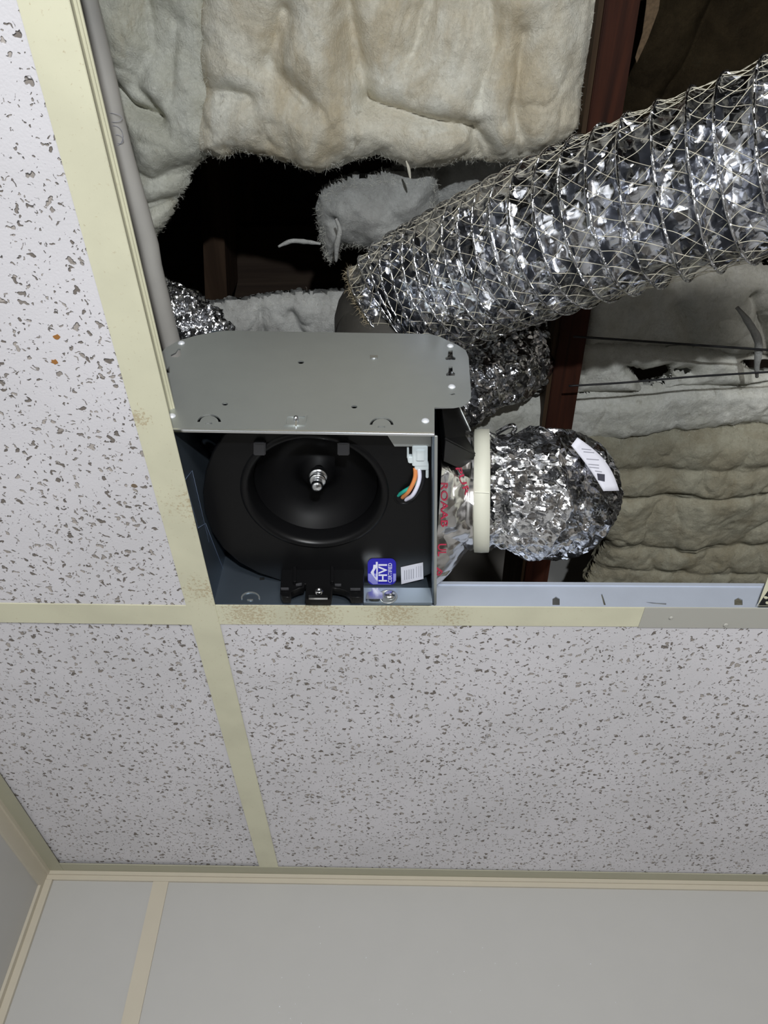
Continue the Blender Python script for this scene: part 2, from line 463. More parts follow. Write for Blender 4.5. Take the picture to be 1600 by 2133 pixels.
def poly_sdf(px, py, poly):
    """positive inside"""
    d = np.full(px.shape, 1e9); ins = np.zeros(px.shape, bool)
    n = len(poly)
    for i in range(n):
        ax, ay = poly[i]; bx, by = poly[(i + 1) % n]
        ex, ey = bx - ax, by - ay
        wx, wy = px - ax, py - ay
        t = np.clip((wx * ex + wy * ey) / (ex * ex + ey * ey + 1e-12), 0, 1)
        d = np.minimum(d, np.hypot(wx - ex * t, wy - ey * t))
        c = ((ay > py) != (by > py)) & (px < (bx - ax) * (py - ay) / (by - ay + 1e-15) + ax)
        ins ^= c
    return np.where(ins, d, -d)
def puffy(name, pix, h, mat, thick=0.03, rim=0.035, step=0.0017, lump=0.008, seed=0, holes=(), tilt=(0, 0),
          parent=None, ragged=0.004, creases=(), lsc=16):
    """a glass-wool batt: closed cushion over the outline seen at the pixels, lying at height h above the lens.
    creases: (pixel polyline, depth, width) valleys pressed into its underside"""
    poly = [(P(u, v, h).x, P(u, v, h).y) for u, v in pix]
    xs = [p[0] for p in poly]; ys = [p[1] for p in poly]
    X, Y = np.meshgrid(np.arange(min(xs) - 0.01, max(xs) + 0.01, step), np.arange(min(ys) - 0.01, max(ys) + 0.01, step))
    sh = X.shape; x = X.ravel(); y = Y.ravel()
    d = poly_sdf(x, y, poly)
    for hp in holes:
        q = [(P(u, v, h).x, P(u, v, h).y) for u, v in hp]
        d = np.minimum(d, -poly_sdf(x, y, q))
    p3 = np.stack([x, y, np.zeros_like(x)], 1)
    d = d + ragged * fbm(p3, 70, 4, seed + 50) + ragged * 1.5 * fbm(p3, 22, 2, seed + 57)
    inside = d > 0
    dd = np.clip(d, 0, rim) / rim
    prof = np.sqrt(1 - (1 - dd) ** 2)
    low = prof * thick
    up = prof * thick * 0.6
    ln = fbm(p3 * [1, 0.75, 1], lsc, 3, seed)
    rg = 1 - np.abs(fbm(p3 * [1, 0.6, 1], lsc * 1.3, 3, seed + 9)) * 2
    z = -low - prof * (lump * ln * 1.5 + lump * 0.35 * (-np.clip(rg, 0, 1) ** 4)) - prof * 0.0016 * fbm(p3, 110, 3, seed + 3)
    for (cl, dep, wid) in creases:
        pl = [(P(u, v, h).x, P(u, v, h).y) for u, v in cl]
        dm = np.full(x.shape, 1e9)
        for (a, b) in zip(pl[:-1], pl[1:]):
            ex, ey = b[0] - a[0], b[1] - a[1]
            t = np.clip(((x - a[0]) * ex + (y - a[1]) * ey) / (ex * ex + ey * ey), 0, 1)
            dm = np.minimum(dm, np.hypot(x - a[0] - ex * t, y - a[1] - ey * t))
        dm = np.abs(dm + 0.006 * fbm(p3, 30, 2, seed + 21))
        z = z + prof * dep * np.exp(-(dm / wid) ** 1.4)
    z += CZ + h + tilt[0] * x + tilt[1] * y
    z2 = CZ + h + up + tilt[0] * x + tilt[1] * y
    g0, g1 = np.gradient(d.reshape(sh), step)
    gn = np.sqrt(g0 ** 2 + g1 ** 2) + 1e-6
    mv = np.where((d > 0) & (d < step * 0.95), d, 0).reshape(sh)
    x = (x.reshape(sh) - np.clip(g1 / gn, -1, 1) * mv).ravel(); y = (y.reshape(sh) - np.clip(g0 / gn, -1, 1) * mv).ravel()
    idx = -np.ones(x.shape, int); keep = np.where(inside)[0]
    idx[keep] = np.arange(len(keep)); idx = idx.reshape(sh)
    a, b, c_, e = idx[:-1, :-1].ravel(), idx[:-1, 1:].ravel(), idx[1:, 1:].ravel(), idx[1:, :-1].ravel()
    ok = (a >= 0) & (b >= 0) & (c_ >= 0) & (e >= 0)
    q = np.stack([a, b, c_, e], 1)[ok]
    n = len(keep)
    bottom = np.stack([x[keep], y[keep], z[keep]], 1)
    top = np.stack([x[keep], y[keep], z2[keep]], 1)
    faces = q[:, ::-1].tolist() + (q + n).tolist()   # the two skins meet along the rim
    me = mesh_np(name, np.vstack([bottom, top]), faces)
    o = link(name, me, mat, parent)
    o['_rim'] = 0
    del o['_rim']
    # positions on the underside near the rim, for the fibres
    near = (d[keep] < 0.009)
    return o, bottom[near], bottom
def fibres(parent, pts, count, mat, length=(0.002, 0.0065), seed=1, down=0.35, wid=0.00011):
    """loose strands sticking out of a batt's edge"""
    rs = np.random.RandomState(seed)
    if len(pts) == 0: return
    sel = pts[rs.randint(0, len(pts), count)]
    vs = []; fs = []
    for p in sel:
        d = rs.normal(size=3); d[2] = -abs(d[2]) * down; d /= np.linalg.norm(d)
        L = rs.uniform(*length)
        s = np.cross(d, rs.normal(size=3)); s /= np.linalg.norm(s)
        bend = rs.normal(size=3) * L * 0.25
        b = len(vs)
        m_ = p + d * L * 0.5 + bend
        vs += [p - s * wid, p + s * wid, m_ - s * wid * 0.8, m_ + s * wid * 0.8, p + d * L + bend * 0.4]
        fs += [(b, b + 1, b + 3, b + 2), (b + 2, b + 3, b + 4)]
    o = link('loose_fibres', mesh_np('loose_fibres', vs, fs), mat, parent)
    o['kind'] = 'stuff'

# ================================================================ THE ROOM
H = 0.40                                   # underside of the grid above the lens
ZC = CZ + H
XL = -0.434                                # left wall
def YW(x): return 0.960 + 0.0365 * x       # far wall, slightly out of square
wd = Vector((1, 0.0365, 0)).normalized(); wn = Vector((wd.y, -wd.x, 0))   # wn faces the room
XR, YN = 1.45, -1.35
def struct(o): o['kind'] = 'structure'; return o

struct(box('floor', (XL - 0.1, YN - 0.1, -0.05), (XR + 0.1, 1.15, 0.0), M['floor']))
def wall_slab(name, a, b, z0, z1, th, mat):
    a = Vector(a); b = Vector(b); d = (b - a).normalized(); n = Vector((d.y, -d.x, 0)) * th
    pts = [(a.x, a.y, z0), (b.x, b.y, z0), (b.x - n.x, b.y - n.y, z0), (a.x - n.x, a.y - n.y, z0)]
    return hexa(name, pts + [(p[0], p[1], z1) for p in pts], mat, None)
fr_wall = Frame((0, YW(0), CZ), wd, (0, 0, 1))         # far wall plane, az faces the room? (checked below)
if fr_wall.az.y > 0: sgn = -1
else: sgn = 1
wb = struct(wall_slab('wall_back', (XL, YW(XL) + 0.004, 0), (XR, YW(XR) + 0.004, 0), 0, ZC + 0.9, 0.05, M['frp']))
wl = struct(box('wall_left', (XL - 0.05, YN, 0), (XL, 1.15, ZC + 0.9), M['frp']))
struct(box('wall_right', (XR, YN, 0), (XR + 0.05, 1.15, ZC + 0.9), M['unseen_wall']))
struct(box('wall_near', (XL - 0.05, YN - 0.05, 0), (XR + 0.05, YN, ZC + 0.9), M['unseen_wall']))
# panels of the far wall, seam strip between them
def wq(u, v): return fr_wall.px(u, v)
zt = H - 0.001
s_tl, s_tr = wq(320, 1836)[0], wq(352, 1836)[0]
s_bl, s_br = wq(250, 2133)[0], wq(292, 2133)[0]
sx0 = (s_tl + s_bl) / 2; sx1 = (s_tr + s_br) / 2
print('seam', s_tl, s_tr, s_bl, s_br)
def wpanel(name, a0, a1, b0, b1, c0, c1, mat, parent, lean=0.0):
    """block on the far wall: along a, height b above lens, out c from the wall"""
    k = sgn
    pts = []
    for b in (b0, b1):
        l = lean * (b - b1)
        pts += [fr_wall.w(a0 + l, b, c1 * k), fr_wall.w(a1 + l, b, c1 * k), fr_wall.w(a1 + l, b, c0 * k), fr_wall.w(a0 + l, b, c0 * k)]
    return hexa(name, pts, mat, parent)
lean = ((s_bl + s_br) - (s_tl + s_tr)) / 2 / ((wq(270, 2133)[1]) - (wq(336, 1836)[1]))
print('lean', lean)
aL = XL / wd.x
lean = max(-0.03, min(0.03, lean))
wpanel('wall_panel', aL, s_tl + 0.004, -CZ, H + 0.002, -0.003, 0.0, M['frp'], wb)
wpanel('wall_panel', s_tr - 0.004, XR - 0.01, -CZ, H + 0.002, -0.003, 0.0, M['frp'], wb)
wpanel('seam_strip', s_tl, s_tr, -CZ, H - 0.004, 0.0, 0.0022, M['trim'], wb, lean)
# mouldings: corner, top of far wall, top of left wall
b_top = H - 0.0012
def tr_px(v, u): return wq(u, v)[1]
bm_h = tr_px(1845, 800)
t1 = wpanel('trim_1', aL, XR - 0.01, bm_h, b_top, 0.0, 0.0035, M['trim'], None); struct(t1)
t1b = wpanel('bead', aL, XR - 0.01, b_top - 0.0045, b_top, 0.0035, 0.006, M['trim'], t1)
# left wall moulding
t2 = struct(box('trim_2', (XL, YN, ZC - 0.022), (XL + 0.0035, YW(XL) - 0.003, ZC - 0.0012), M['trim']))
box('bead', (XL + 0.0035, YN, ZC - 0.0055), (XL + 0.006, YW(XL) - 0.003, ZC - 0.0012), M['trim'], t2)
t3 = struct(box('trim_3', (XL, YW(XL) - 0.0045, 0), (XL + 0.012, YW(XL) + 0.0, ZC - 0.012), M['trim']))
box('flange', (XL, YW(XL) - 0.012, 0), (XL + 0.0035, YW(XL) - 0.0045, ZC - 0.022), M['trim'], t3)

# ---- suspended ceiling
ceil = struct(empty('ceiling', (0, 0, ZC)))
def seg_edges(u0, v0, u1, v1, y_ends):
    a = P(u0, v0, H); b = P(u1, v1, H)
    f = lambda y: a.x + (b.x - a.x) * (y - a.y) / (b.y - a.y)
    return f
xl_f = seg_edges(35, 0, 540, 1805, None); xr_f = seg_edges(145, 0, 580, 1805, None)
def Ymain_x(y): return (xl_f(y) + xr_f(y)) / 2
TW = 0.0242
def tee_bar(name, a, b, mat, webmat, z0, parent=ceil, slots=(), wide=TW, webh=0.0375, bulb=True):
    a = Vector((a[0], a[1], 0)); b = Vector((b[0], b[1], 0)); d = (b - a).normalized(); n = Vector((-d.y, d.x, 0))
    def q(lo, hi, z_0, z_1):
        p = [a + n * lo, b + n * lo, b + n * hi, a + n * hi]
        return [Vector((v.x, v.y, z_0)) for v in p] + [Vector((v.x, v.y, z_1)) for v in p]
    o = hexa(name, q(-wide / 2, wide / 2, z0, z0 + 0.0011), mat, parent, 0.0003)
    # web with slots
    fr = Frame(Vector((a.x, a.y, z0 + 0.001)), d, (0, 0, 1))
    L = (b - a).length
    plate('web', fr, [(0, 0), (L, 0), (L, webh), (0, webh)], slots, 0.0010, webmat, o)
    if bulb: hexa('bulb', q(-0.0032, 0.0032, z0 + webh, z0 + webh + 0.0035), webmat, o, 0.0012)
    return o
spots_main = [(P(290, 870, H) - Vector((0, 0, ZC)), 0.014, 0.22), (P(395, 1050, H) - Vector((0, 0, ZC)), 0.035, 0.14),
              (P(420, 1230, H) - Vector((0, 0, ZC)), 0.030, 0.17)]
spots_x = [(P(520, 1280, H) - Vector((0, 0, ZC)), 0.045, 0.20), (P(650, 1280, H) - Vector((0, 0, ZC)), 0.045, 0.20),
           (P(820, 1280, H) - Vector((0, 0, ZC)), 0.045, 0.20), (P(940, 1280, H) - Vector((0, 0, ZC)), 0.03, 0.15)]
M['cream_m'] = m_cream('cream_enamel_main', [((p.x, p.y, p.z), r, s) for p, r, s in spots_main])
M['cream_x'] = m_cream('cream_enamel_cross', [((p.x, p.y, p.z), r, s) for p, r, s in spots_x])
y_end = YW(-0.07) - 0.002
tee_bar('main_tee', (Ymain_x(YN), YN), (Ymain_x(y_end), y_end), M['cream_m'], M['cream_m'], ZC - 0.0006)
XT2 = 1.07
tee_bar('main_tee', (XT2, YN), (XT2, YW(XT2) - 0.002), M['cream_m'], M['cream_m'], ZC - 0.0006)
def yl(u0, va, vb):  # cross tee centre at pixel column
    return (P(u0, va, H).y + P(u0, vb, H).y) / 2
yA, yB = yl(450, 1261, 1301), yl(1600, 1268, 1307)
xA, xB = P(450, 1281, H).x, P(1600, 1287, H).x
def ycross(x): return yA + (yB - yA) * (x - xA) / (xB - xA)
ycL0, ycL1 = yl(0, 1257, 1297), yl(390, 1262, 1302)
xc0, xc1 = P(0, 1277, H).x, P(390, 1282, H).x
def ycrossL(x): return ycL0 + (ycL1 - ycL0) * (x - xc0) / (xc1 - xc0)
xm = Ymain_x(ycross(-0.15))
a = (xm + 0.009, ycross(xm)); b = (XT2 - 0.012, ycross(XT2))
frw = Frame((a[0], a[1], ZC + 0.0005), (b[0] - a[0], b[1] - a[1], 0), (0, 0, 1))
sl = []
for (u0, v0, u1, v1) in ((1151, 1244, 1166, 1262), (1530, 1246, 1547, 1262)):
    p = [frw.px(u0, v1), frw.px(u1, v1), frw.px(u1, v0 + 5), frw.px((u0 + u1) / 2, v0), frw.px(u0, v0 + 5)]
    p = [(q[0], max(0.002, q[1])) for q in p]; sl.append(p)
p = [frw.px(1252, 1239), frw.px(1255, 1239), frw.px(1262, 1262), frw.px(1258, 1262)]; sl.append([(q[0], max(0.002, q[1])) for q in p])
p = [frw.px(1345, 1256), frw.px(1388, 1258), frw.px(1388, 1261), frw.px(1360, 1259)]; sl.append([(q[0], max(0.002, q[1])) for q in p])
tx = tee_bar('cross_tee', a, b, M['cream_x'], M['web'], ZC, slots=sl, bulb=False)
# folded top of the web
dx = Vector((b[0] - a[0], b[1] - a[1], 0)).normalized()
hexa('top_fold', [Vector((a[0], a[1] - 0.0014, ZC + 0.036)), Vector((b[0], b[1] - 0.0014, ZC + 0.036)), Vector((b[0], b[1] + 0.0022, ZC + 0.036)), Vector((a[0], a[1] + 0.0022, ZC + 0.036)),
                 Vector((a[0], a[1] - 0.0014, ZC + 0.0395)), Vector((b[0], b[1] - 0.0014, ZC + 0.0395)), Vector((b[0], b[1] + 0.0022, ZC + 0.0395)), Vector((a[0], a[1] + 0.0022, ZC + 0.0395))], M['web'], tx)
# grey slip-on cap over the right-hand part
xcap = P(1336, 1287, H).x
cap = hexa('tee_cap', [Vector((x, ycross(x) + s * 0.0123, z)) for z in (ZC - 0.0006, ZC + 0.0003) for x, s in ((xcap, -1), (b[0], -1), (b[0], 1), (xcap, 1))], M['grey_paint'], tx)
tag(cap, 'grey painted sleeve over the right end of the cream tee')
for (u, v, r) in ((1398, 1287, 0.0018), (1512, 1302, 0.0022)):
    pc = P(u, v, H - 0.0008)
    lathe('rivet', pc, [(r, 0), (r * 0.9, -0.0006), (r * 0.45, -0.0009), (0.00001, -0.0003)], M['grey_paint'], tx, 14)
tee_bar('cross_tee', (XL + 0.002, ycrossL(XL)), (Ymain_x(0.45) - 0.009, ycrossL(-0.165)), M['cream_x'], M['web'], ZC)
YB = -0.159
tee_bar('cross_tee', (Ymain_x(YB) + 0.009, YB), (XT2 - 0.012, YB), M['cream_x'], M['web'], ZC)
tee_bar('cross_tee', (XL + 0.002, YB), (Ymain_x(YB) - 0.009, YB), M['cream_x'], M['web'], ZC)
YB2 = YB - 0.61
tee_bar('cross_tee', (Ymain_x(YB2) + 0.009, YB2), (XT2 - 0.012, YB2), M['cream_x'], M['web'], ZC)
tee_bar('cross_tee', (XL + 0.002, YB2), (Ymain_x(YB2) - 0.009, YB2), M['cream_x'], M['web'], ZC)
# wall angles
ang = hexa('wall_angle', [Vector((x, YW(x) + dy, z)) for z in (ZC - 0.001, ZC + 0.0002) for x, dy in ((XL, -0.0245), (XR, -0.0245), (XR, 0), (XL, 0))], M['angle'], ceil)
box('wall_angle', (XL, YN, ZC - 0.0014), (XL + 0.023, YW(XL) - 0.001, ZC - 0.0002), M['angle'], ceil)
# tiles
def tile(c4, zoff=0.0012):
    pts = [Vector((p[0], p[1], ZC + zoff)) for p in c4] + [Vector((p[0], p[1], ZC + zoff + 0.016)) for p in c4]
    o = hexa('ceiling_tile', pts, M['tile'], ceil, 0.0012)
    return o
g = 0.003
def xmL(y): return Ymain_x(y) - g
def xmR(y): return Ymain_x(y) + g
tile([(XL + g, YB + g), (xmL(YB), YB + g), (xmL(0.44), ycrossL(-0.16) - g), (XL + g, ycrossL(XL) - g)])
tile([(XL + g, ycrossL(XL) + g), (xmL(0.46), ycrossL(-0.16) + g), (xmL(0.94), YW(-0.08) - g), (XL + g, YW(XL) - g)], 0.0030)
tile([(xmR(0.46), ycross(-0.15) + g), (XT2 - g, ycross(XT2) + g), (XT2 - g, YW(XT2) - g), (xmR(0.94), YW(-0.07) - g)])
tile([(XL + g, YB2 + g), (xmL(YB2), YB2 + g), (xmL(YB), YB - g), (XL + g, YB - g)])
tile([(xmR(YB2), YB2 + g), (XT2 - g, YB2 + g), (XT2 - g, YB - g), (xmR(YB), YB - g)])
tile([(XL + g, YN + g), (xmL(YN), YN + g), (xmL(YB2), YB2 - g), (XL + g, YB2 - g)])
tile([(xmR(YN), YN + g), (XT2 - g, YN + g), (XT2 - g, YB2 - g), (xmR(YB2), YB2 - g)])
tile([(XT2 + g, YN + g), (XR - g, YN + g), (XR - g, YW(XR) - g), (XT2 + g, YW(XT2) - g)])
# orange stains in two holes of the left tile, chips on the right tile
for (u, v, r) in ((118, 702, 0.0022), (114, 754, 0.0022), (280, 1012, 0.0022)):
    pc = P(u, v, H + 0.001)
    rs = random.Random(u)
    pr = [(pc.x + r * (0.7 + 0.5 * rs.random()) * math.cos(t), pc.y + r * 0.8 * (0.7 + 0.5 * rs.random()) * math.sin(t)) for t in [k * math.tau / 11 for k in range(11)]]
    plate('stain', Frame((0, 0, ZC + 0.00105), (1, 0, 0), (0, 1, 0)), pr, [], 0.0002, plain('rust_stain', (0.30, 0.13, 0.03) if u < 200 else (0.16, 0.12, 0.08), 0.8), ceil)

# ---- attic shell above the ceiling
deck = struct(box('roof_deck', (XL - 0.05, YN, CZ + 1.30), (XR + 0.05, 1.15, CZ + 1.33), M['deck']))

# ================================================================ FAN HOUSING
zb = 0.410                                     # bottom edge of the housing above the lens
c_nl = P(355, 898, zb); c_nr = P(905, 907, zb)
c_fl = P(443, 1259, zb); c_fr = P(904, 1259, zb)
HT = 0.153
def Bx(a_, b_, z):                             # point of the housing: a across, b away, z above its lower edge
    p = c_nl.lerp(c_nr, a_).lerp(c_fl.lerp(c_fr, a_), b_)
    return Vector((p.x, p.y, CZ + zb + z))
fan = thing('ventilation_fan', 'open galvanised ceiling fan housing with black blower inside, hanging over the removed tile', 'ventilation fan',
            (c_nl + c_fr) / 2)
frn = Frame(c_nl, c_nr - c_nl, (0, 0, 1))      # near plate; az points to the camera side?
kf = -1 if frn.az.y > 0 else 1
def np_(u, v): return frn.px(u, v)
def arc_px(uv): return [np_(u, v) for u, v in uv]
outer = arc_px([(355, 898), (350, 870), (341, 830), (330, 790), (327, 765), (331, 742), (345, 726), (372, 711), (410, 700), (455, 691.5), (475, 690),
                (895, 697), (915, 702), (955, 721), (970, 731), (976, 745), (981, 815), (981, 829), (975, 840), (962, 846), (945, 849), (905, 850), (905, 907)])
holes = []
def hpx(u, v, rx, ry, n=10):
    return arc_px([(u + rx * math.cos(t), v + ry * math.sin(t)) for t in [k * math.tau / n for k in range(n)]])
holes += [hpx(627, 756, 6.5, 3.2), hpx(738, 849, 6.5, 3.2), hpx(469, 843, 6.5, 3.0)]
def slot_arc(u, v, r, ry, w_, a0, a1, n=10):
    o_ = [(u + r * math.cos(t), v - ry * math.sin(t)) for t in np.linspace(a0, a1, n)]
    i_ = [(u + (r - w_) * math.cos(t), v - (ry - w_ * 0.6) * math.sin(t)) for t in np.linspace(a1, a0, n)]
    return arc_px(o_ + i_)
holes += [slot_arc(436, 881, 25, 17, 5.5, 0.05, math.pi - 0.05), slot_arc(795, 887, 25, 17, 5.5, 0.05, math.pi - 0.05)]
holes += [arc_px([(428, 882), (442, 882), (442, 885), (428, 885)]), arc_px([(787, 889), (802, 889), (802, 892), (787, 892)])]
holes += [arc_px([(934, 731), (943, 731), (943, 743), (949, 747), (948, 751), (929, 751), (927, 747), (933, 743)])]
holes += [arc_px([(935, 765), (943, 765), (943, 776), (948, 779), (947, 784), (930, 784), (929, 779), (934, 776)])]
holes += [arc_px([(371, 728), (376, 728), (377, 741), (371, 746), (357, 745), (356, 741), (366, 736)])]
holes += [arc_px([(352, 764), (354, 764), (354, 778), (340, 777), (341, 773), (348, 770)])]
holes += [hpx(942, 822, 6, 2.2)]
plate_o = plate('mounting_plate', frn, outer, holes, 0.0012, M['galv'], fan)
def rivet_on(parent, fr, u, v, r, mat, k, h=0.0016):
    a_, b_ = fr.px(u, v)
    return lathe('rivet', fr.w(a_, b_, 0), [(r, 0), (r * 0.92, h * 0.5), (r * 0.55, h * 0.9), (0.00001, h)], mat, parent, 14, fr.az * k)
for (u, v) in ((378, 716), (938, 722), (941, 807), (358, 868), (886, 878)):
    rivet_on(fan, frn, u, v, 0.0030, M['rivet'], kf, 0.0022)
# slot with a bright tongue, embossed square with its screw
tg = arc_px([(771, 743), (787, 743), (787, 749), (771, 749)])
plate('tongue', frn, tg, [], 0.0008, M['chrome'], fan, c0=kf * 0.0011)
sq_o = arc_px([(595, 868), (640, 868), (636, 889), (592, 889)]); sq_i = arc_px([(599, 871), (636, 871), (633, 887), (596, 887)])
plate('embossed_frame', frn, sq_o, [sq_i], 0.0014, M['galv'], fan, c0=kf * 0.0009)
rivet_on(fan, frn, 617, 876, 0.0022, M['chrome'], kf, 0.004)
plate('screw_tip', frn, arc_px([(615, 880), (619, 880), (619, 893), (615, 893)]), [], 0.002, M['chrome'], fan, c0=kf * 0.0012)
# folded lower lip: catches the light as a bright line
def strip(name, p0, p1, off, up, mat, parent):
    """thin bar from p0 to p1; off = horizontal vector thickness, up = height"""
    off = Vector(off); up = Vector((0, 0, up))
    return hexa(name, [p0, p1, p1 + off, p0 + off, p0 + up, p1 + up, p1 + off + up, p0 + off + up], mat, parent, 0.0004)
nrm = frn.az * kf
strip('lower_lip', Bx(0, 0, -0.0016), Bx(1, 0, -0.0016), nrm * 0.0022, 0.0026, M['chrome'], fan)
th = 0.0012
def sheet(name, p, q, z0, z1, inward, mat):
    i_ = Vector(inward) * th
    b0 = [p, q, q + i_, p + i_]
    pts = [Vector((v.x, v.y, CZ + zb + z0)) for v in b0] + [Vector((v.x, v.y, CZ + zb + z1)) for v in b0]
    return hexa(name, pts, mat, fan)
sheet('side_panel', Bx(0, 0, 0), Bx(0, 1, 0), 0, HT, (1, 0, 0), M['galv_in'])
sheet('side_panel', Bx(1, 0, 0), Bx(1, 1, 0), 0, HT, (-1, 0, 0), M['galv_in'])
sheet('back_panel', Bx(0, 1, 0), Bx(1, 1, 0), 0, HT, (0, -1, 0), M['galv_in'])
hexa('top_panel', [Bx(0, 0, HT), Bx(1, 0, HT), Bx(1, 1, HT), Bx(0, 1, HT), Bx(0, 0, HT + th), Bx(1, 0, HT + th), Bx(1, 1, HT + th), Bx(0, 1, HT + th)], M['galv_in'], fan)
# bright folded edge of the right side and its near corner
strip('edge_fold', Bx(1, 0, -0.001), Bx(1, 1, -0.001), (0.0022, 0, 0), 0.0016, M['galv'], fan)
# back panel details
frb = Frame(Bx(0, 1, 0) + Vector((0, -0.0013, 0)), c_fr - c_fl, (0, 0, 1)); kb = -1 if frb.az.y > 0 else 1
def fb(uvs): return [frb.px(u, v) for u, v in uvs]
def arcb(u, v, r, ry, w_, n=10):
    o_ = [(u + r * math.cos(t), v - ry * math.sin(t)) for t in np.linspace(-0.2, math.pi + 0.2, n)]
    i_ = [(u + (r - w_) * math.cos(t), v - (ry - w_ * 0.8) * math.sin(t)) for t in np.linspace(math.pi + 0.2, -0.2, n)]
    return fb(o_ + i_)
plate('knockout', frb, arcb(522, 1246, 20, 13, 3), [], 0.0005, M['galv'], fan, c0=kb * 0.0003)
plate('knockout', frb, fb([(515, 1249), (527, 1249), (527, 1252), (515, 1252)]), [], 0.0005, M['galv'], fan, c0=kb * 0.0003)
plate('peg_hole', frb, fb([(541, 1204), (551, 1203), (551, 1208), (541, 1209)]), [], 0.0003, M['hole'], fan, c0=kb * 0.0003)
# junction cover low on the back panel at the right
plate('junction_cover', frb, fb([(758, 1232), (900, 1232), (900, 1263), (758, 1263)]), [], 0.003, plain('lit_blue_steel', (0.42, 0.50, 0.58), 0.4, 0.6), fan, c0=kb * 0.003)  # lit look of this plate is put into its paler blue
lathe('knockout', frb.w(*frb.px(808, 1251), kb * 0.0045), [(0.0078, 0), (0.0082, 0.0006), (0.0072, 0.0010), (0.0068, 0.0002), (0.0001, 0.0002)], M['galv'], fan, 28, frb.az * kb)
lug = plate('ground_lug', frb, fb([(763, 1262), (765, 1248), (774, 1246), (776, 1239), (790, 1239), (791, 1247), (797, 1249), (797, 1262)]), [], 0.003, M['chrome'], fan, c0=kb * 0.007)
tag(lug, 'bright metal grounding lug')
lathe('ground_screw', frb.w(*frb.px(812, 1250), kb * 0.005), [(0.0048, 0), (0.0048, 0.002), (0.003, 0.0032), (0.0001, 0.0034)], M['chrome'], fan, 16, frb.az * kb)
# inner left panel is printed with a faint pale diagram
fl_ = Frame(Bx(0, 0, 0) + Vector((0.0016, 0, 0)), c_fl - c_nl, (0, 0, 1)); kl = 1 if fl_.az.x > 0 else -1
dm = plain('faint_diagram_ink', (0.18, 0.24, 0.36), 0.5)
for (uv0, uv1) in (((400, 980), (435, 1130)), ((385, 1000), (400, 980)), ((428, 1090), (470, 1200)), ((412, 1100), (428, 1090)), ((385, 1000), (412, 1100))):
    p0 = fl_.px(*uv0); p1 = fl_.px(*uv1)
    d_ = Vector((p1[0] - p0[0], p1[1] - p0[1])); n_ = Vector((-d_.y, d_.x)).normalized() * 0.0003
    plate('printed_line', fl_, [(p0[0] - n_.x, p0[1] - n_.y), (p1[0] - n_.x, p1[1] - n_.y), (p1[0] + n_.x, p1[1] + n_.y), (p0[0] + n_.x, p0[1] + n_.y)], [], 0.0001, dm, fan, c0=kl * 0.0002)

# ---- blower
zs = 0.432                                         # underside of the scroll above the lens
frs = Frame((0, 0, CZ + zs), (1, 0, 0), (0, -1, 0))  # az = -z : towards the room
def fs_(uvs): return [frs.px(u, v) for u, v in uvs]
ic = P(656, 1026, zs)                               # inlet centre
ica, icb = frs.px(656, 1026)
R_in = 0.0545
sc_px = [(470, 905), (447, 940), (432, 980), (426, 1025), (430, 1065), (444, 1105), (468, 1140), (500, 1168), (540, 1190), (590, 1207), (600, 1216),
         (760, 1216), (835, 1216), (860, 1208), (886, 1197), (897, 1192), (900, 1000), (902, 880), (700, 870), (520, 880)]
hole_c = circ(ica, icb, R_in, 64)
scroll = plate('blower_scroll', frs, [(a_, b_) for a_, b_ in fs_(sc_px)], [hole_c], 0.003, M['black'], fan, c0=-0.0015, bev=0.0012)
# scroll wall rising behind the plate
def rim_wall(name, poly, z0, z1, mat, parent, shrink=0.0):
    bm = bmesh.new(); n = len(poly)
    lo = [bm.verts.new(frs.w(a_, b_, -z0)) for a_, b_ in poly]; hi = [bm.verts.new(frs.w(a_, b_, -z1)) for a_, b_ in poly]
    for i in range(n): bm.faces.new((lo[i], lo[(i + 1) % n], hi[(i + 1) % n], hi[i]))
    bm.faces.new(hi)
    return link(name, bm_mesh(name, bm, True), mat, parent)
cx_ = sum(p[0] for p in fs_(sc_px)) / len(sc_px); cy_ = sum(p[1] for p in fs_(sc_px)) / len(sc_px)
rim_wall('scroll_casing', [(cx_ + (a_ - cx_) * 0.97, cy_ + (b_ - cy_) * 0.97) for a_, b_ in fs_(sc_px)], 0.003, 0.115, M['black'], fan)
# rolled inlet ring: a raised lip and a funnel going in
lathe('inlet_ring', ic, [(R_in + 0.004, 0.0), (R_in + 0.0025, -0.0022), (R_in, -0.0030), (R_in - 0.0025, -0.0018), (R_in - 0.004, 0.002), (R_in - 0.0055, 0.012), (R_in - 0.0055, 0.020)], M['black'], fan, 96)
# impeller bowl with radial relief
bowl = lathe('impeller', ic, [(R_in - 0.006, 0.012), (R_in - 0.010, 0.018), (0.036, 0.026), (0.022, 0.030), (0.014, 0.026), (0.010, 0.020), (0.0001, 0.019)], M['black_matt'], fan, 64)
# shaft with washer, nut and rounded tip
tip = P(660, 1016, zs - 0.006); 
sh = lathe('motor_shaft', tip, [(0.0001, -0.0008), (0.0028, -0.0004), (0.0043, 0.0008), (0.0045, 0.004), (0.0040, 0.0045), (0.0040, 0.024)], M['chrome'], fan, 28)
lathe('collar', tip, [(0.0040, 0.0075), (0.0062, 0.0078), (0.0066, 0.0090), (0.0062, 0.0105), (0.0040, 0.0108)], M['chrome'], sh, 28)
lathe('nut', tip, [(0.0040, 0.0125), (0.0072, 0.0128), (0.0076, 0.0150), (0.0072, 0.0175), (0.0040, 0.018)], M['chrome'], sh, 28)
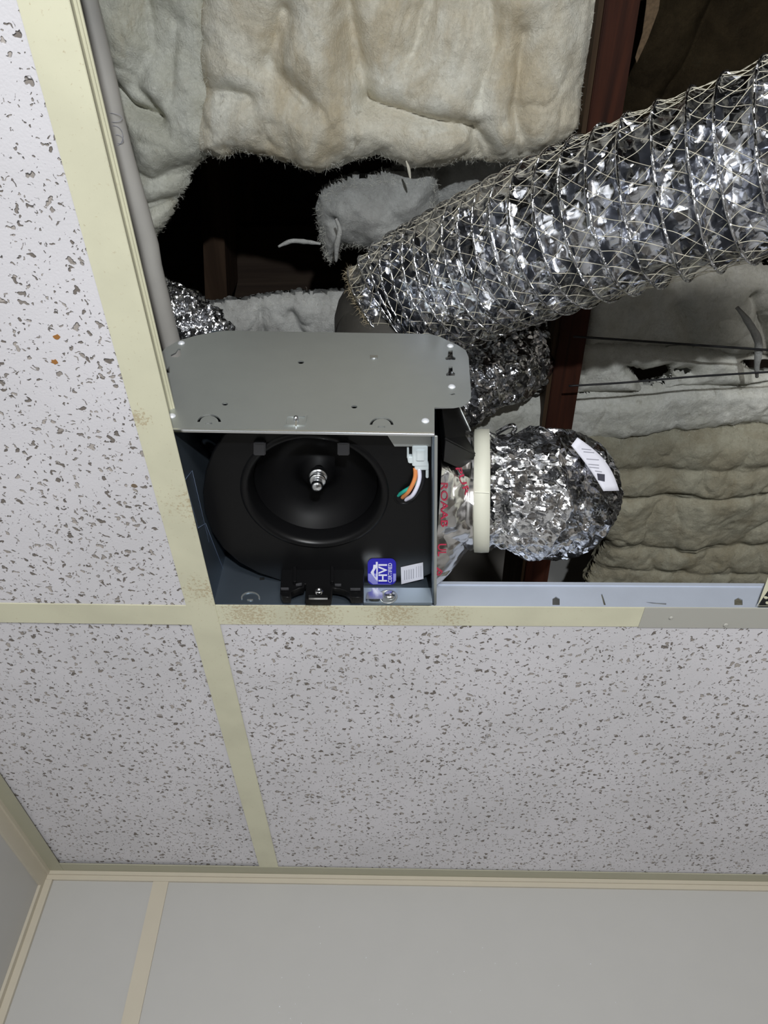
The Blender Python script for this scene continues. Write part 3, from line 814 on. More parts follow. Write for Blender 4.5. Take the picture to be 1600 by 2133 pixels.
# clips on the near side of the inlet
for (u0, u1) in ((528, 553), (703, 728)):
    p = [P(u, v, zs - 0.004) for u, v in ((u0, 950), (u1, 950), (u1, 922), (u0, 922))]
    cl = hexa('clip', p + [q + Vector((0, 0, 0.012)) for q in p], M['black_lighter'], fan, 0.0008)
    q = [P(u, v, zs - 0.0055) for u, v in ((u0 + 3, 926), (u1 - 3, 926), (u1 - 3, 923), (u0 + 3, 923))]
    hexa('ridge', q + [v + Vector((0, 0, 0.002)) for v in q], M['black_lighter'], cl, 0.0003)
# mounting bracket with two hooked feet
yb_ = Bx(0.5, 1, 0).y - 0.020
frk = Frame((0, yb_, CZ), (1, 0, 0), (0, 0, 1)); kk = -1 if frk.az.y > 0 else 1
fk = lambda uvs: [frk.px(u, v) for u, v in uvs]
br = plate('mounting_bracket', frk, fk([(590, 1165), (588, 1190), (585, 1236), (590, 1243), (603, 1244), (605, 1233), (612, 1230), (622, 1226), (631, 1224), (633, 1216), (640, 1216), (638, 1248),
      (688, 1248), (691, 1224), (706, 1226), (720, 1230), (729, 1236), (733, 1244), (754, 1244), (757, 1190), (757, 1165)]), [], 0.006, M['black'], fan, c0=-kk * 0.003, bev=0.0006)
for uv in ([(586, 1229), (602, 1229), (602, 1232), (586, 1232)], [(730, 1230), (751, 1230), (751, 1233), (730, 1233)], [(617, 1221), (629, 1219), (629, 1222), (617, 1224)], [(698, 1221), (711, 1221), (711, 1224), (698, 1224)]):
    plate('ledge_highlight', frk, fk(uv), [], 0.0016, plain('lighter_black_plastic', (0.05, 0.05, 0.055), 0.4), br, c0=kk * 0.0022)  # pale bars painting the highlights on the bracket's ledges
for u in (612, 690):
    plate('rib', frk, fk([(u, 1178), (u + 5, 1178), (u + 5, 1218), (u, 1218)]), [], 0.003, M['black'], br, c0=kk * 0.0025, bev=0.0003)
pl = plate('screw_plate', frk, fk([(644, 1250), (683, 1250), (683, 1256), (644, 1256)]), [], 0.002, M['chrome'], fan, c0=kk * 0.005)
tag(pl, 'bright steel strip under the bracket screw')
a_, b_ = frk.px(665, 1238)
lathe('bracket_screw', frk.w(a_, b_, kk * 0.002), [(0.0036, 0), (0.0038, 0.0015), (0.0030, 0.003), (0.0014, 0.0034), (0.0012, 0.0024), (0.0001, 0.0022)], M['chrome'], fan, 16, frk.az * kk)
plate('screw_stem', frk, fk([(661, 1243), (669, 1243), (669, 1252), (661, 1252)]), [], 0.002, M['chrome'], fan, c0=kk * 0.004)

# stickers on the scroll: blue certification mark and white label
def rrect(u0, v0, u1, v1, r, fr=frs):
    out = []
    for (cu, cv, a0) in ((u1 - r, v0 + r, -90), (u1 - r, v1 - r, 0), (u0 + r, v1 - r, 90), (u0 + r, v0 + r, 180)):
        for k in range(6):
            t = math.radians(a0 + k * 18); out.append(fr.px(cu + r * math.cos(t), cv + r * math.sin(t)))
    return out
cst = plate('certification_sticker', frs, rrect(766, 1161, 825, 1215, 11), [], 0.0003, M['blue'], fan, c0=0.0015)
tag(cst, 'blue certification sticker with white letters')
lw = plain('pale_blue_print', (0.30, 0.30, 0.75), 0.4)
plate('lower_band', frs, [frs.px(*q) for q in ((767, 1192), (825, 1192), (825, 1206), (814, 1214), (777, 1214), (767, 1206))], [], 0.0001, lw, cst, c0=0.0017)
plate('upper_field', frs, [frs.px(*q) for q in ((787, 1165), (819, 1165), (819, 1213), (787, 1213))], [], 0.0001, M['blue'], cst, c0=0.0018)
def scale_at(u, v):                                # metres per pixel across / along on the scroll plane
    a0 = frs.px(u, v); a1 = frs.px(u + 10, v); a2 = frs.px(u, v + 10)
    return abs(a1[0] - a0[0]) / 10, abs(a2[1] - a0[1]) / 10
su, sv = scale_at(795, 1190)
def stick_text(name, s, u, v, wpx, hpx_, mat, c=0.0020, bold=0.0):
    """letters reading upwards: letter height wpx across, word length hpx_ along the image"""
    me = text_mesh(s, 1.0, 0.0, 'CENTER', bold)
    xs = [p.co.x for p in me.vertices]; ys = [p.co.y for p in me.vertices]
    cxm, cym = (min(xs) + max(xs)) / 2, (min(ys) + max(ys)) / 2
    kx = hpx_ * sv / (max(xs) - min(xs)); ky = wpx * su / (max(ys) - min(ys))
    a0, b0 = frs.px(u, v)
    for p in me.vertices:
        X_, Y_ = (p.co.x - cxm) * kx, (p.co.y - cym) * ky
        # reading direction goes up in the picture = +b of the frame ; letter tops point left = -a
        q = frs.w(a0 - Y_, b0 + sgb * X_, c)
        p.co = q
    me.materials.clear()
    return link(name, me, mat, cst if mat is not M['ink_grey'] else fan)
sgb = 1 if frs.px(795, 1180)[1] > frs.px(795, 1190)[1] else -1
stick_text('lettering', 'HVI', 797.5, 1190, 18, 36, M['white_ink'], bold=0.02)
stick_text('lettering', 'CERTIFIED', 812.5, 1190, 8, 40, M['white_ink'], bold=0.01)
# house outline left of the letters
hs = [frs.px(*q) for q in ((787, 1167), (787, 1208), (783, 1204), (772, 1189), (777, 1181), (778, 1173), (783, 1173), (783, 1167))]
hi_ = [frs.px(*q) for q in ((784, 1179), (784, 1200), (780, 1197), (779, 1187))]
plate('house_mark', frs, hs, [hi_], 0.0001, M['white_ink'], cst, c0=0.0020)
wst = plate('label_sticker', frs, [frs.px(*q) for q in ((835, 1179), (881, 1169), (882, 1203), (836, 1214))], [], 0.0003, M['paper'], fan, c0=0.0015)
tag(wst, 'small white printed label with skewed grey print')
for k in range(6):
    uu = 867 + k * 2.3
    pts_ = [frs.px(*q) for q in ((uu, 1177 - k * 0.4), (uu + 0.9, 1177 - k * 0.4), (uu + 0.9, 1200 - k * 0.4), (uu, 1200 - k * 0.4))]
    if k % 2 == 0: plate('print_line', frs, pts_, [], 0.0001, M['ink_grey'], wst, c0=0.0018)
for k in range(5):
    uu = 842 + k * 4.6
    pts_ = [frs.px(*q) for q in ((uu, 1185 - k * 0.8), (uu + 1.6, 1185 - k * 0.8), (uu + 1.6, 1205 - k * 0.8), (uu, 1205 - k * 0.8))]
    plate('print_line', frs, pts_, [], 0.0001, M['ink_grey'], wst, c0=0.0018)

# wiring: plug bracket, white plug, wires
pk = [P(u, v, zs - 0.005) for u, v in ((806, 905), (898, 905), (898, 930), (822, 930))]
hexa('plug_bracket', [q for q in pk] + [q + Vector((0, 0, 0.002)) for q in pk], M['galv'], fan)
def pbox(name, u0, v0, u1, v1, h0, th_, mat, parent, bev=0.0006, taper=0):
    p = [P(u, v, h0) for u, v in ((u0 + taper, v1), (u1 - taper, v1), (u1, v0), (u0, v0))]
    return hexa(name, p + [q + Vector((0, 0, th_)) for q in p], mat, parent, bev)
hz = zs - 0.006
conn = pbox('wire_plug', 859, 930, 891, 972, hz, 0.009, M['white_pl'], fan)
tag(conn, 'white nylon wire plug')
pbox('plug_face', 867, 938, 885, 961, hz - 0.0012, 0.002, M['white_pl'], conn)
pbox('latch', 848, 934, 852, 956, hz + 0.001, 0.004, M['white_pl'], conn)
pbox('latch', 896, 934, 899, 956, hz + 0.001, 0.004, M['white_pl'], conn) if False else None
pbox('latch_root', 848, 952, 864, 966, hz + 0.001, 0.005, M['white_pl'], conn, taper=3)
pbox('plug_skirt', 864, 966, 893, 980, hz + 0.0005, 0.006, M['white_pl'], conn)
pbox('plug_leg', 887, 978, 893, 997, hz + 0.001, 0.003, M['white_pl'], conn)
def wire(pts, r, mat, label):
    o = tube('wire', [P(u, v, h_) for u, v, h_ in pts], r, mat, fan, 40, 8)
    tag(o, label)
zw = zs - 0.004
wire([(865, 975, zw), (865, 992, zw - 0.001), (860, 1008, zw - 0.002), (850, 1025, zw - 0.001), (838, 1036, zw + 0.004)], 0.0017, M['orange'], 'orange wire')
wire([(873, 975, zw), (874, 995, zw - 0.001), (869, 1014, zw - 0.002), (859, 1032, zw - 0.001), (845, 1041, zw + 0.004)], 0.0017, M['white_ink'], 'white wire')
wire([(869, 975, zw + 0.002), (868, 998, zw + 0.001), (856, 1014, zw), (842, 1023, zw), (829, 1032, zw + 0.004)], 0.0015, M['green'], 'green wire')
wire([(880, 975, zw + 0.001), (881, 1000, zw), (875, 1019, zw), (862, 1036, zw), (849, 1043, zw + 0.004)], 0.0016, M['cable'], 'black wire')
lathe('grommet', P(842, 1036, zs - 0.0005), [(0.0050, 0), (0.0056, -0.0012), (0.0066, -0.0012), (0.0070, 0.0)], M['black'], fan, 24, sxy=(1.2, 1.0))

# ================================================================ DUCT ADAPTER + FLEX ELBOW
DC = Vector((0, 0.3735, CZ + 0.4695)); RD = 0.0495
AXN = Vector((0.983, -0.0816, -0.1026)).normalized()
KY, KZ = 0.083, 0.1044
def loft(name, x0, rect, x1, cen, r, mat, parent, nx=60, na=240, amp=0.0022, seed=3):
    """rectangle (y0,y1,z0,z1) at x0 blends into a circle at x1"""
    y0, y1, z0, z1 = rect
    per = []
    a = np.linspace(0, 2 * np.pi, na, endpoint=False)
    cyr, czr = (y0 + y1) / 2, (z0 + z1) / 2
    hw, hh = (y1 - y0) / 2, (z1 - z0) / 2
    ca, sa = np.cos(a), np.sin(a)
    k = 1 / np.maximum(np.abs(ca) / 1.0, np.abs(sa) / 1.0)
    ry = cyr + hw * ca * k; rz = czr + hh * sa * k
    cyc = cen.y + r * ca; czc = cen.z + r * sa
    vs = []
    for i in range(nx):
        t = i / (nx - 1); tt = t ** 0.9
        x = x0 + (x1 - x0) * t
        vs.append(np.stack([x + t * ((cyc - cen.y) * KY + (czc - cen.z) * KZ), ry * (1 - tt) + cyc * tt, rz * (1 - tt) + czc * tt], 1))
    v = np.vstack(vs)
    f = fbm(v, 45, 3, seed)
    cen2 = np.array([0, (cyr + cen.y) / 2, (czr + cen.z) / 2])
    dirv = v - cen2; dirv[:, 0] = 0; dirv /= np.linalg.norm(dirv, axis=1)[:, None]
    v = v + dirv * (f * amp * 2 - np.abs(f) * amp)[:, None]
    i = np.arange(nx - 1)[:, None] * na; j = np.arange(na)[None, :]; jn = (j + 1) % na
    fcs = np.stack([i + j, i + na + j, i + na + jn, i + jn], -1).reshape(-1, 4).tolist()
    me = mesh_np(name, v, fcs)
    bvh = BVHTree.FromPolygons([tuple(q) for q in v], fcs)
    return link(name, me, mat, parent), bvh
xR = Bx(1, 0.5, 0).x + 0.003
x_c0, x_c1 = 0.0735, 0.0885
adp = thing('duct_adapter', 'foil-taped transition piece with red print between the fan housing and the cream band', 'duct adapter', (xR, DC.y, DC.z))
ad_o, ad_bvh = loft('transition', xR, (Bx(1, 0, 0).y + 0.030, Bx(1, 1, 0).y - 0.012, CZ + zb + 0.002, CZ + zb + HT - 0.015), x_c0, DC, RD, M['foil_tape'], adp)
# black plastic throat on the near side, above the foil
bl = [P(907, 852, 0.53), P(985, 895, 0.50)]
rect_n = [Vector((xR, Bx(1, 0, 0).y + 0.002, CZ + zb + 0.004)), Vector((xR, Bx(1, 0, 0).y + 0.002, CZ + zb + 0.125)), Vector((x_c0, DC.y - RD * 0.80, DC.z + RD * 0.55)), Vector((x_c0, DC.y - RD * 0.98, DC.z - RD * 0.25))]
rect_n = [q + Vector((0.001, 0.003, 0)) for q in rect_n]
off_ = Vector((0, 0.022, 0.002))
hexa('throat', rect_n + [q + off_ for q in rect_n], M['black_matt'], adp, 0.001)
# seam wire edge along the throat
tube('throat_edge', [rect_n[1] + Vector((0, -0.001, 0.0)), rect_n[2] + Vector((0, -0.001, 0.0))], 0.0008, M['galv'], adp, 8, 8)
# crimped metal collar next to the band
BC = (0.0825, DC.y, DC.z)
lathe('collar', BC, [(RD * 0.96, -0.014), (RD + 0.0005, -0.012), (RD + 0.0012, -0.009), (RD + 0.0003, -0.006), (RD + 0.0003, 0.006)], M['foil_tape'], adp, 72, AXN)
def decal_mesh(me, place, bvh, name, mat, parent, off=0.0005):
    """drapes a flat mesh over a surface: place() turns mesh x, y into a line of sight through the scene"""
    for p in me.vertices:
        u, v = place(p.co.x, p.co.y)
        hit = bvh.ray_cast(CAM, ray(u, v).normalized())
        if hit[0] is None: hit = bvh.find_nearest(PT(u, v, 0.56))
        d = (CAM - hit[0]).normalized()
        p.co = hit[0] + d * off
    me.materials.clear()
    return link(name, me, mat, parent)
def red_text(s, u, v, wpx, hpx_, ang=0.0):
    me = text_mesh(s, 1.0, 0.0, 'CENTER', 0.012)
    xs = [p.co.x for p in me.vertices]; ys = [p.co.y for p in me.vertices]
    cxm, cym = (min(xs) + max(xs)) / 2, (min(ys) + max(ys)) / 2
    kx = hpx_ / (max(xs) - min(xs)); ky = wpx / (max(ys) - min(ys))
    ca, sa = math.cos(ang), math.sin(ang)
    def place(x, y):                       # reads downwards, letter tops to the right
        a_, b_ = (y - cym) * ky, (x - cxm) * kx
        return u + a_ * ca - b_ * sa, v + a_ * sa + b_ * ca
    return decal_mesh(me, place, ad_bvh, 'red_print', M['ink_red'], adp)
red_text('ROAAB', 926, 1052, 15, 92)
red_text('RE', 932, 930, 16, 26, 0.3)
red_text('PUR', 965, 1002, 12, 62, -0.35)
red_text('UL', 921, 1146, 18, 26)
red_text('B', 912, 1192, 16, 16, 0.6)

# cream band
band = thing('clamp_band', 'cream plastic strap cinched round the foil flex duct beside the adapter', 'duct clamp', (0.08, DC.y, DC.z))
lathe('strap', BC, [(RD + 0.0004, -0.0064), (RD + 0.0024, -0.0060), (RD + 0.0027, 0.0), (RD + 0.0024, 0.0060), (RD + 0.0004, 0.0064)], M['band'], band, 96, AXN)
# overlap seam, drawn as the stepped end of the strap
e2_ = AXN.cross(Vector((0, 1, 0))).normalized(); e1_ = e2_.cross(AXN)
ta = math.radians(-128)
def on_band(x, ang, r): return Vector(BC) + AXN * x + (e1_ * math.cos(ang) + e2_ * math.sin(ang) * (-1 if e2_.z < 0 else 1)) * r
pts_ = [on_band(x, a_, r) for r in (RD + 0.0026, RD + 0.0036) for x, a_ in ((-0.0058, ta), (0.0058, ta + 0.01), (0.0058, ta + 0.03), (-0.0058, ta + 0.02))]
hexa('strap_end', pts_, M['band'], band, 0.0002)

def flex(name, pts, rad, n, nseg, ribs, ribamp, cramp, seed, mat, parent, saw=False, crs=55, caps=True, irregular=0.0):
    """flexible duct skin: puffed between wire ribs and crumpled"""
    path, s = spline(pts, n)
    rr = path[:, 3] if path.shape[1] > 3 else np.full(n, rad)
    t, U, V = frames(path)
    a = np.linspace(0, 2 * np.pi, nseg, endpoint=False)
    base = path[:, None, :3] + rr[:, None, None] * (np.cos(a)[None, :, None] * U[:, None, :] + np.sin(a)[None, :, None] * V[:, None, :])
    q = base.reshape(-1, 3)
    # rib phase
    ph = np.interp(s, np.linspace(0, s[-1], len(ribs)), ribs)   # cumulated rib count
    PH = np.repeat(ph[:, None], nseg, 1) + irregular * fbm(q, 14, 2, seed + 5).reshape(n, nseg)
    fr_ = PH - np.floor(PH)
    peak = np.exp(-(np.minimum(fr_, 1 - fr_) / 0.10) ** 1.2)
    valley = -np.sin(np.pi * fr_) ** 0.8
    R = rr[:, None] + ribamp * (peak * 0.5 + valley * 0.6)
    c1 = np.abs(fbm(q, crs, 3, seed)).reshape(n, nseg); c2 = np.abs(fbm(q, crs * 2.3, 2, seed + 11)).reshape(n, nseg)
    damp = 1 - 0.8 * peak
    R = R + damp * cramp * (c1 * 1.6 + c2 * 0.7 - 0.7)
    me = tube_mesh(name, path, R, nseg, caps)
    o = link(name, me, mat, parent)
    return o, path, s, ph, (t, U, V), rr
# small elbow, bending up and away from the room
elb = thing('flexible_duct', 'short crumpled foil flex duct bulging out of the cream band and bending up', 'duct', (0.14, DC.y, DC.z))
cy, cz = DC.y, DC.z
ep = [(0.0865, cy - 0.0003, cz - 0.0004, 0.0485), (0.096, cy - 0.001, cz - 0.0014, 0.0502), (0.112, cy + 0.000, cz - 0.002, 0.0545), (0.130, cy + 0.005, cz + 0.002, 0.0550), (0.144, cy + 0.013, cz + 0.011, 0.0560),
      (0.153, cy + 0.027, cz + 0.029, 0.0565), (0.156, cy + 0.048, cz + 0.056, 0.0545), (0.150, cy + 0.085, cz + 0.103, 0.052), (0.150, cy + 0.150, cz + 0.185, 0.050)]
e_o, *_ = flex('foil_skin', ep, 0.05, 240, 240, [0, 8.0], 0.0055, 0.0058, 31, M['foil'], elb, crs=70, irregular=0.6)
e_me = e_o.data
wpe = wloc(elb)
e_bvh = BVHTree.FromPolygons([tuple(v.co + wpe) for v in e_me.vertices], [tuple(p.vertices) for p in e_me.polygons])
# gathered tail of foil by the band
tube('twisted_tail', [P(1034, 903, 0.505), P(1050, 893, 0.506), P(1067, 886, 0.507), P(1073, 892, 0.505), P(1068, 902, 0.503)], 0.0020, M['foil'], elb, 30, 8)
# printed paper label stuck on the far shoulder
def grid_patch(name, c4, nu, nv, fn, mat, parent, th_=0.0004):
    vs = []; fs = []
    for layer in (0, 1):
        for j in range(nv + 1):
            for i in range(nu + 1):
                a_, b_ = i / nu, j / nv
                u = (c4[0][0] * (1 - a_) + c4[1][0] * a_) * (1 - b_) + (c4[3][0] * (1 - a_) + c4[2][0] * a_) * b_
                v = (c4[0][1] * (1 - a_) + c4[1][1] * a_) * (1 - b_) + (c4[3][1] * (1 - a_) + c4[2][1] * a_) * b_
                vs.append(fn(u, v, layer * th_, a_, b_))
    k = (nu + 1) * (nv + 1)
    for j in range(nv):
        for i in range(nu):
            p = j * (nu + 1) + i
            fs.append((p, p + 1, p + nu + 2, p + nu + 1)); fs.append((k + p + nu + 1, k + p + nu + 2, k + p + 1, k + p))
    bd = [i for i in range(nu + 1)] + [j * (nu + 1) + nu for j in range(1, nv + 1)] + [nv * (nu + 1) + i for i in range(nu - 1, -1, -1)] + [j * (nu + 1) for j in range(nv - 1, 0, -1)]
    for a_, b_ in zip(bd, bd[1:] + bd[:1]): fs.append((b_, a_, a_ + k, b_ + k))
    return link(name, mesh_np(name, vs, fs), mat, parent)
def lab(u, v, off, a_=0, b_=0):
    t_ = 0.585 + 0.030 * ((v - 910) / 110.0) - 0.006 * math.sin(math.pi * min(1, max(0, (v - 905) / 130.0)))
    t_ = 0.555 + 0.022 * ((u - 1190) / 100.0)
    return PT(u, v, t_ - off)
lb = grid_patch('paper_label', [(1190, 928), (1203, 911), (1290, 1022), (1257, 1023)], 4, 10, lambda u, v, o_, a_, b_: lab(u + 12 * math.sin(math.pi * b_) * (0.3 + 0.9 * a_), v - 6 * math.sin(math.pi * b_) * a_, o_), M['paper'], elb)
tag(lb, 'curled white printed paper label')
def lab_quad(name, uvs, mat):
    pts_ = [lab(u, v, 0.0010) for u, v in uvs] + [lab(u, v, 0.0006) for u, v in uvs]
    return hexa(name, pts_, mat, lb)
lab_quad('logo_block', [(1244, 986), (1260, 988), (1260, 1003), (1246, 1000)], M['ink'])
for k, (u, v, L) in enumerate(((1212, 934, 20), (1216, 940, 22), (1222, 955, 26), (1226, 966, 22), (1228, 972, 20), (1240, 980, 14))):
    lab_quad('print_line', [(u, v), (u + L, v + 2), (u + L, v + 3.6), (u, v + 1.6)], M['ink_grey'])

# ================================================================ BIG INSULATED DUCT
big = thing('insulated_duct', 'large silver foil duct in diamond scrim netting crossing the upper right', 'duct', P(1300, 430, 0.58))
RB = 0.0610
bc = [(2120, 185, 0.465), (1760, 290, 0.500), (1640, 325, 0.515), (1500, 372, 0.535), (1340, 425, 0.556), (1180, 482, 0.585), (1050, 535, 0.615), (940, 585, 0.640), (860, 625, 0.655), (800, 668, 0.655)]
bp = [tuple(P(u, v, h_)) + (RB,) for u, v, h_ in bc]
bp[-1] = tuple(P(*bc[-1])) + (RB * 0.93,)
L_est = spline(bp, 50)[1][-1]
nb = 860
# ribs get closer towards the far end
cum = [0, 3.9, 8.1, 12.9, 18.6, 25.2]
b_o, b_path, b_s, b_ph, b_fr, b_rr = flex('foil_jacket', bp, RB, nb, 230, cum, 0.0062, 0.0040, 77, M['foil_big'], big, crs=38, irregular=0.0)
tB, UB, VB = b_fr
ks = [k for k in range(int(b_ph[-1]) + 1)]
aa = np.linspace(0, 2 * np.pi, 56, endpoint=False)
for k in ks:
    i = int(np.argmin(np.abs(b_ph - k)))
    if abs(b_ph[i] - k) > 0.1: continue
    loop = b_path[i, :3] + (b_rr[i] + 0.0027) * (np.cos(aa)[:, None] * UB[i] + np.sin(aa)[:, None] * VB[i])
    # torus of wire
    vs = []; fs = []
    for m_ in range(56):
        nrm_ = np.cos(aa[m_]) * UB[i] + np.sin(aa[m_]) * VB[i]
        for q in range(5):
            t_ = q * 2 * np.pi / 5
            vs.append(loop[m_] + 0.0010 * (np.cos(t_) * nrm_ + np.sin(t_) * tB[i]))
        for q in range(5):
            a0 = m_ * 5 + q; a1 = m_ * 5 + (q + 1) % 5; b0 = ((m_ + 1) % 56) * 5 + q; b1 = ((m_ + 1) % 56) * 5 + (q + 1) % 5
            fs.append((a0, a1, b1, b0))
    link('wire_rib', mesh_np('wire_rib', vs, fs), M['foil_fine'], big)
# scrim netting
def netting(path, s, ph, fr_, rr, R_off, pitch, count, parent, r_th=0.00026, seed=5):
    t, U, V = fr_
    vs = []; fs = []
    n = 420
    idx = np.linspace(0, len(path) - 1, n)
    PI = lambda arr: np.stack([np.interp(idx, np.arange(len(path)), arr[:, k]) for k in range(arr.shape[1])], 1)
    pp, UU, VV, TT = PI(path[:, :3]), PI(U), PI(V), PI(t)
    ss = np.interp(idx, np.arange(len(path)), s); pq = np.interp(idx, np.arange(len(path)), ph); r_ = np.interp(idx, np.arange(len(path)), rr)
    f_ = pq - np.floor(pq); peak = np.exp(-(np.minimum(f_, 1 - f_) / 0.22))
    rs = np.random.RandomState(seed)
    for fam in (1, -1):
        for k in range(count):
            a0 = 2 * np.pi * (k + rs.uniform(-0.12, 0.12)) / count
            ang = a0 + fam * ss / pitch * 2 * np.pi + 0.05 * np.sin(ss * 90 + k)
            R = r_ + R_off + 0.0026 * peak - 0.0012 + 0.0006 * np.sin(ss * 300 + k * 2)
            nv = np.cos(ang)[:, None] * UU + np.sin(ang)[:, None] * VV
            c = pp + R[:, None] * nv
            d = np.gradient(c, axis=0); d /= np.linalg.norm(d, axis=1)[:, None]
            b = np.cross(d, nv)
            base = len(vs)
            for q in range(3):
                w_ = np.cos(q * 2.094) * nv + np.sin(q * 2.094) * b
                vs.extend((c + r_th * w_).tolist())
            for m_ in range(n - 1):
                for q in range(3):
                    q2 = (q + 1) % 3
                    fs.append((base + q * n + m_, base + q2 * n + m_, base + q2 * n + m_ + 1, base + q * n + m_ + 1))
    o = link('netting', mesh_np('netting', vs, fs), M['thread'], parent)
    o['kind'] = 'stuff'
netting(b_path, b_s, b_ph, b_fr, b_rr, 0.0004, 0.50, 25, big)
# frayed tan insulation at the jacket's cut end, and dark inner duct going on behind the housing
i_e = len(b_path) - 1
rs = np.random.RandomState(3)
ring = []
for _ in range(2600):
    t_ = rs.uniform(0, 2 * np.pi)
    ring.append(b_path[i_e, :3] + (b_rr[i_e] + rs.uniform(-0.004, 0.002)) * (np.cos(t_) * UB[i_e] + np.sin(t_) * VB[i_e]) - tB[i_e] * rs.uniform(0, 0.004))
fibres(big, np.array(ring), 2600, M['fibre_tan'], (0.003, 0.008), 5)
inner = [tuple(b_path[-40, :3]), tuple(b_path[-1, :3]), tuple(P(800, 700, 0.640)), tuple(P(790, 760, 0.610))]
link('inner_liner', tube_mesh('inner_liner', spline(inner, 30)[0], np.linspace(0.050, 0.044, 30), 48), plain('dark_duct_liner', (0.045, 0.042, 0.036), 0.6, 0, 90, 0.4, 0.002, 0.3), big)

# other ducts glimpsed behind
d2 = thing('flexible_duct', 'foil duct running behind the housing to the lower joist, under the big netted duct', 'duct', P(1040, 780, 0.76))
pts2 = [tuple(P(905, 850, 0.66)) + (0.040,), tuple(P(960, 812, 0.69)) + (0.042,), tuple(P(1040, 768, 0.72)) + (0.043,), tuple(P(1122, 738, 0.765)) + (0.042,)]
flex('foil_skin', pts2, 0.04, 140, 110, [0, 5], 0.002, 0.008, 91, M['foil'], d2, crs=48, irregular=0.5)
d3 = thing('flexible_duct', 'small glittering foil duct end between the grey pipe and the housing corner', 'duct', P(420, 670, 0.58))
pts3 = [tuple(P(330, 640, 0.70)) + (0.030,), tuple(P(385, 668, 0.68)) + (0.032,), tuple(P(440, 730, 0.66)) + (0.032,), tuple(P(470, 800, 0.64)) + (0.03,)]
flex('foil_skin', pts3, 0.03, 110, 110, [0, 7], 0.002, 0.007, 17, M['foil_fine'], d3, crs=90, irregular=0.5)

# ================================================================ ATTIC TIMBER
HJ = 0.72
jr0, jr1 = P(1335, 0, HJ), P(1190, 905, HJ); jl0, jl1 = P(1262, 0, HJ), P(1135, 905, HJ)
def ext(a_, b_, y): return Vector((a_.x + (b_.x - a_.x) * (y - a_.y) / (b_.y - a_.y), y, a_.z))
y0, y1 = -0.6, 1.02
b4 = [ext(jl0, jl1, y0), ext(jr0, jr1, y0), ext(jr0, jr1, y1), ext(jl0, jl1, y1)]
jst = hexa('ceiling_joist', b4 + [q + Vector((0, 0, 0.14)) for q in b4], M['wood'], None, 0.001)
centre(jst)
sd = [q + Vector((-0.0045, 0, 0.004)) for q in (b4[0], b4[3])]
hexa('side_board', [sd[0], b4[0] + Vector((0.0, 0, 0.004)), b4[3] + Vector((0.0, 0, 0.004)), sd[1]] + [q + Vector((0, 0, 0.13)) for q in (sd[0], b4[0], b4[3], sd[1])], M['wood_side'], jst)
tag(jst, 'reddish brown timber joist running front to back behind the ducts', 'joist')
st4 = [P(u, v, 1.02) for u, v in ((412, 250), (455, 250), (474, 640), (428, 640))]
stud = hexa('timber_stud', st4 + [q + Vector((0, 0, 0.28)) for q in st4], M['stud'], None, 0.001)
centre(stud); tag(stud, 'dim brown timber seen deep inside the dark gap in the insulation', 'timber')
st5 = [P(u, v, 1.12) for u, v in ((470, 470), (1000, 470), (1000, 640), (470, 640))]
bd_ = hexa('attic_board', st5 + [q + Vector((0, 0, 0.02)) for q in st5], M['deck'], None, 0.001)
centre(bd_); tag(bd_, 'barely visible dark board at the back of the gap', 'board')

# ================================================================ PIPE AND CABLES
HP = 0.60
pp_ = [P(150, -120, HP), P(186, 40, HP), P(239, 269, HP), P(312, 525, HP), P(349, 689, HP), P(370, 800, HP), P(395, 930, HP)]
pa, pb = pp_[2], pp_[4]
pipe = tube('conduit_pipe', [ext(pp_[1], pb, -0.5), pp_[1], pa, pp_[3], pb, ext(pa, pb, 0.90)], 0.0090, M['pipe'], None, 60, 28)
centre(pipe)
tag(pipe, 'grey-white painted pipe running alongside the main tee above the opening', 'pipe')
# pencilled loops round the pipe
def loop_on_pipe(u, v, r1, r2, rot):
    c0 = P(u, v, HP - 0.0088)
    pts_ = []
    for k in range(25):
        t_ = k * math.tau / 24
        x_, y_ = r1 * math.cos(t_), r2 * math.sin(t_)
        x2 = x_ * math.cos(rot) - y_ * math.sin(rot); y2 = x_ * math.sin(rot) + y_ * math.cos(rot)
        dz = 0.0090 - math.sqrt(max(0, 0.0090 ** 2 - min(abs(x2), 0.0085) ** 2))
        pts_.append(c0 + Vector((x2, y2, dz)))
    return tube('pencil_mark', pts_, 0.00018, M['ink_grey'], pipe, 60, 4)
loop_on_pipe(240, 283, 0.0052, 0.0070, 0.3); loop_on_pipe(233, 245, 0.0066, 0.0030, 0.1); loop_on_pipe(247, 290, 0.0034, 0.0030, 0.1)
# parented before this point the loops share the pipe's place
cb1 = tube('cable', [P(1195, 701, 0.684), P(1300, 708, 0.684), P(1440, 718, 0.684), P(1600, 729, 0.684), P(1760, 741, 0.684)], 0.00125, M['cable'], None, 40, 8)
cb2 = tube('cable', [P(1185, 804, 0.684), P(1300, 797, 0.684), P(1440, 785, 0.684), P(1600, 775, 0.684), P(1760, 766, 0.684)], 0.00115, M['cable'], None, 40, 8)
tag(centre(cb1), 'thin black cable stretched under the insulation, the upper one right of the joist', 'cable')
tag(centre(cb2), 'thin black cable stretched under the insulation, the lower one right of the joist', 'cable')

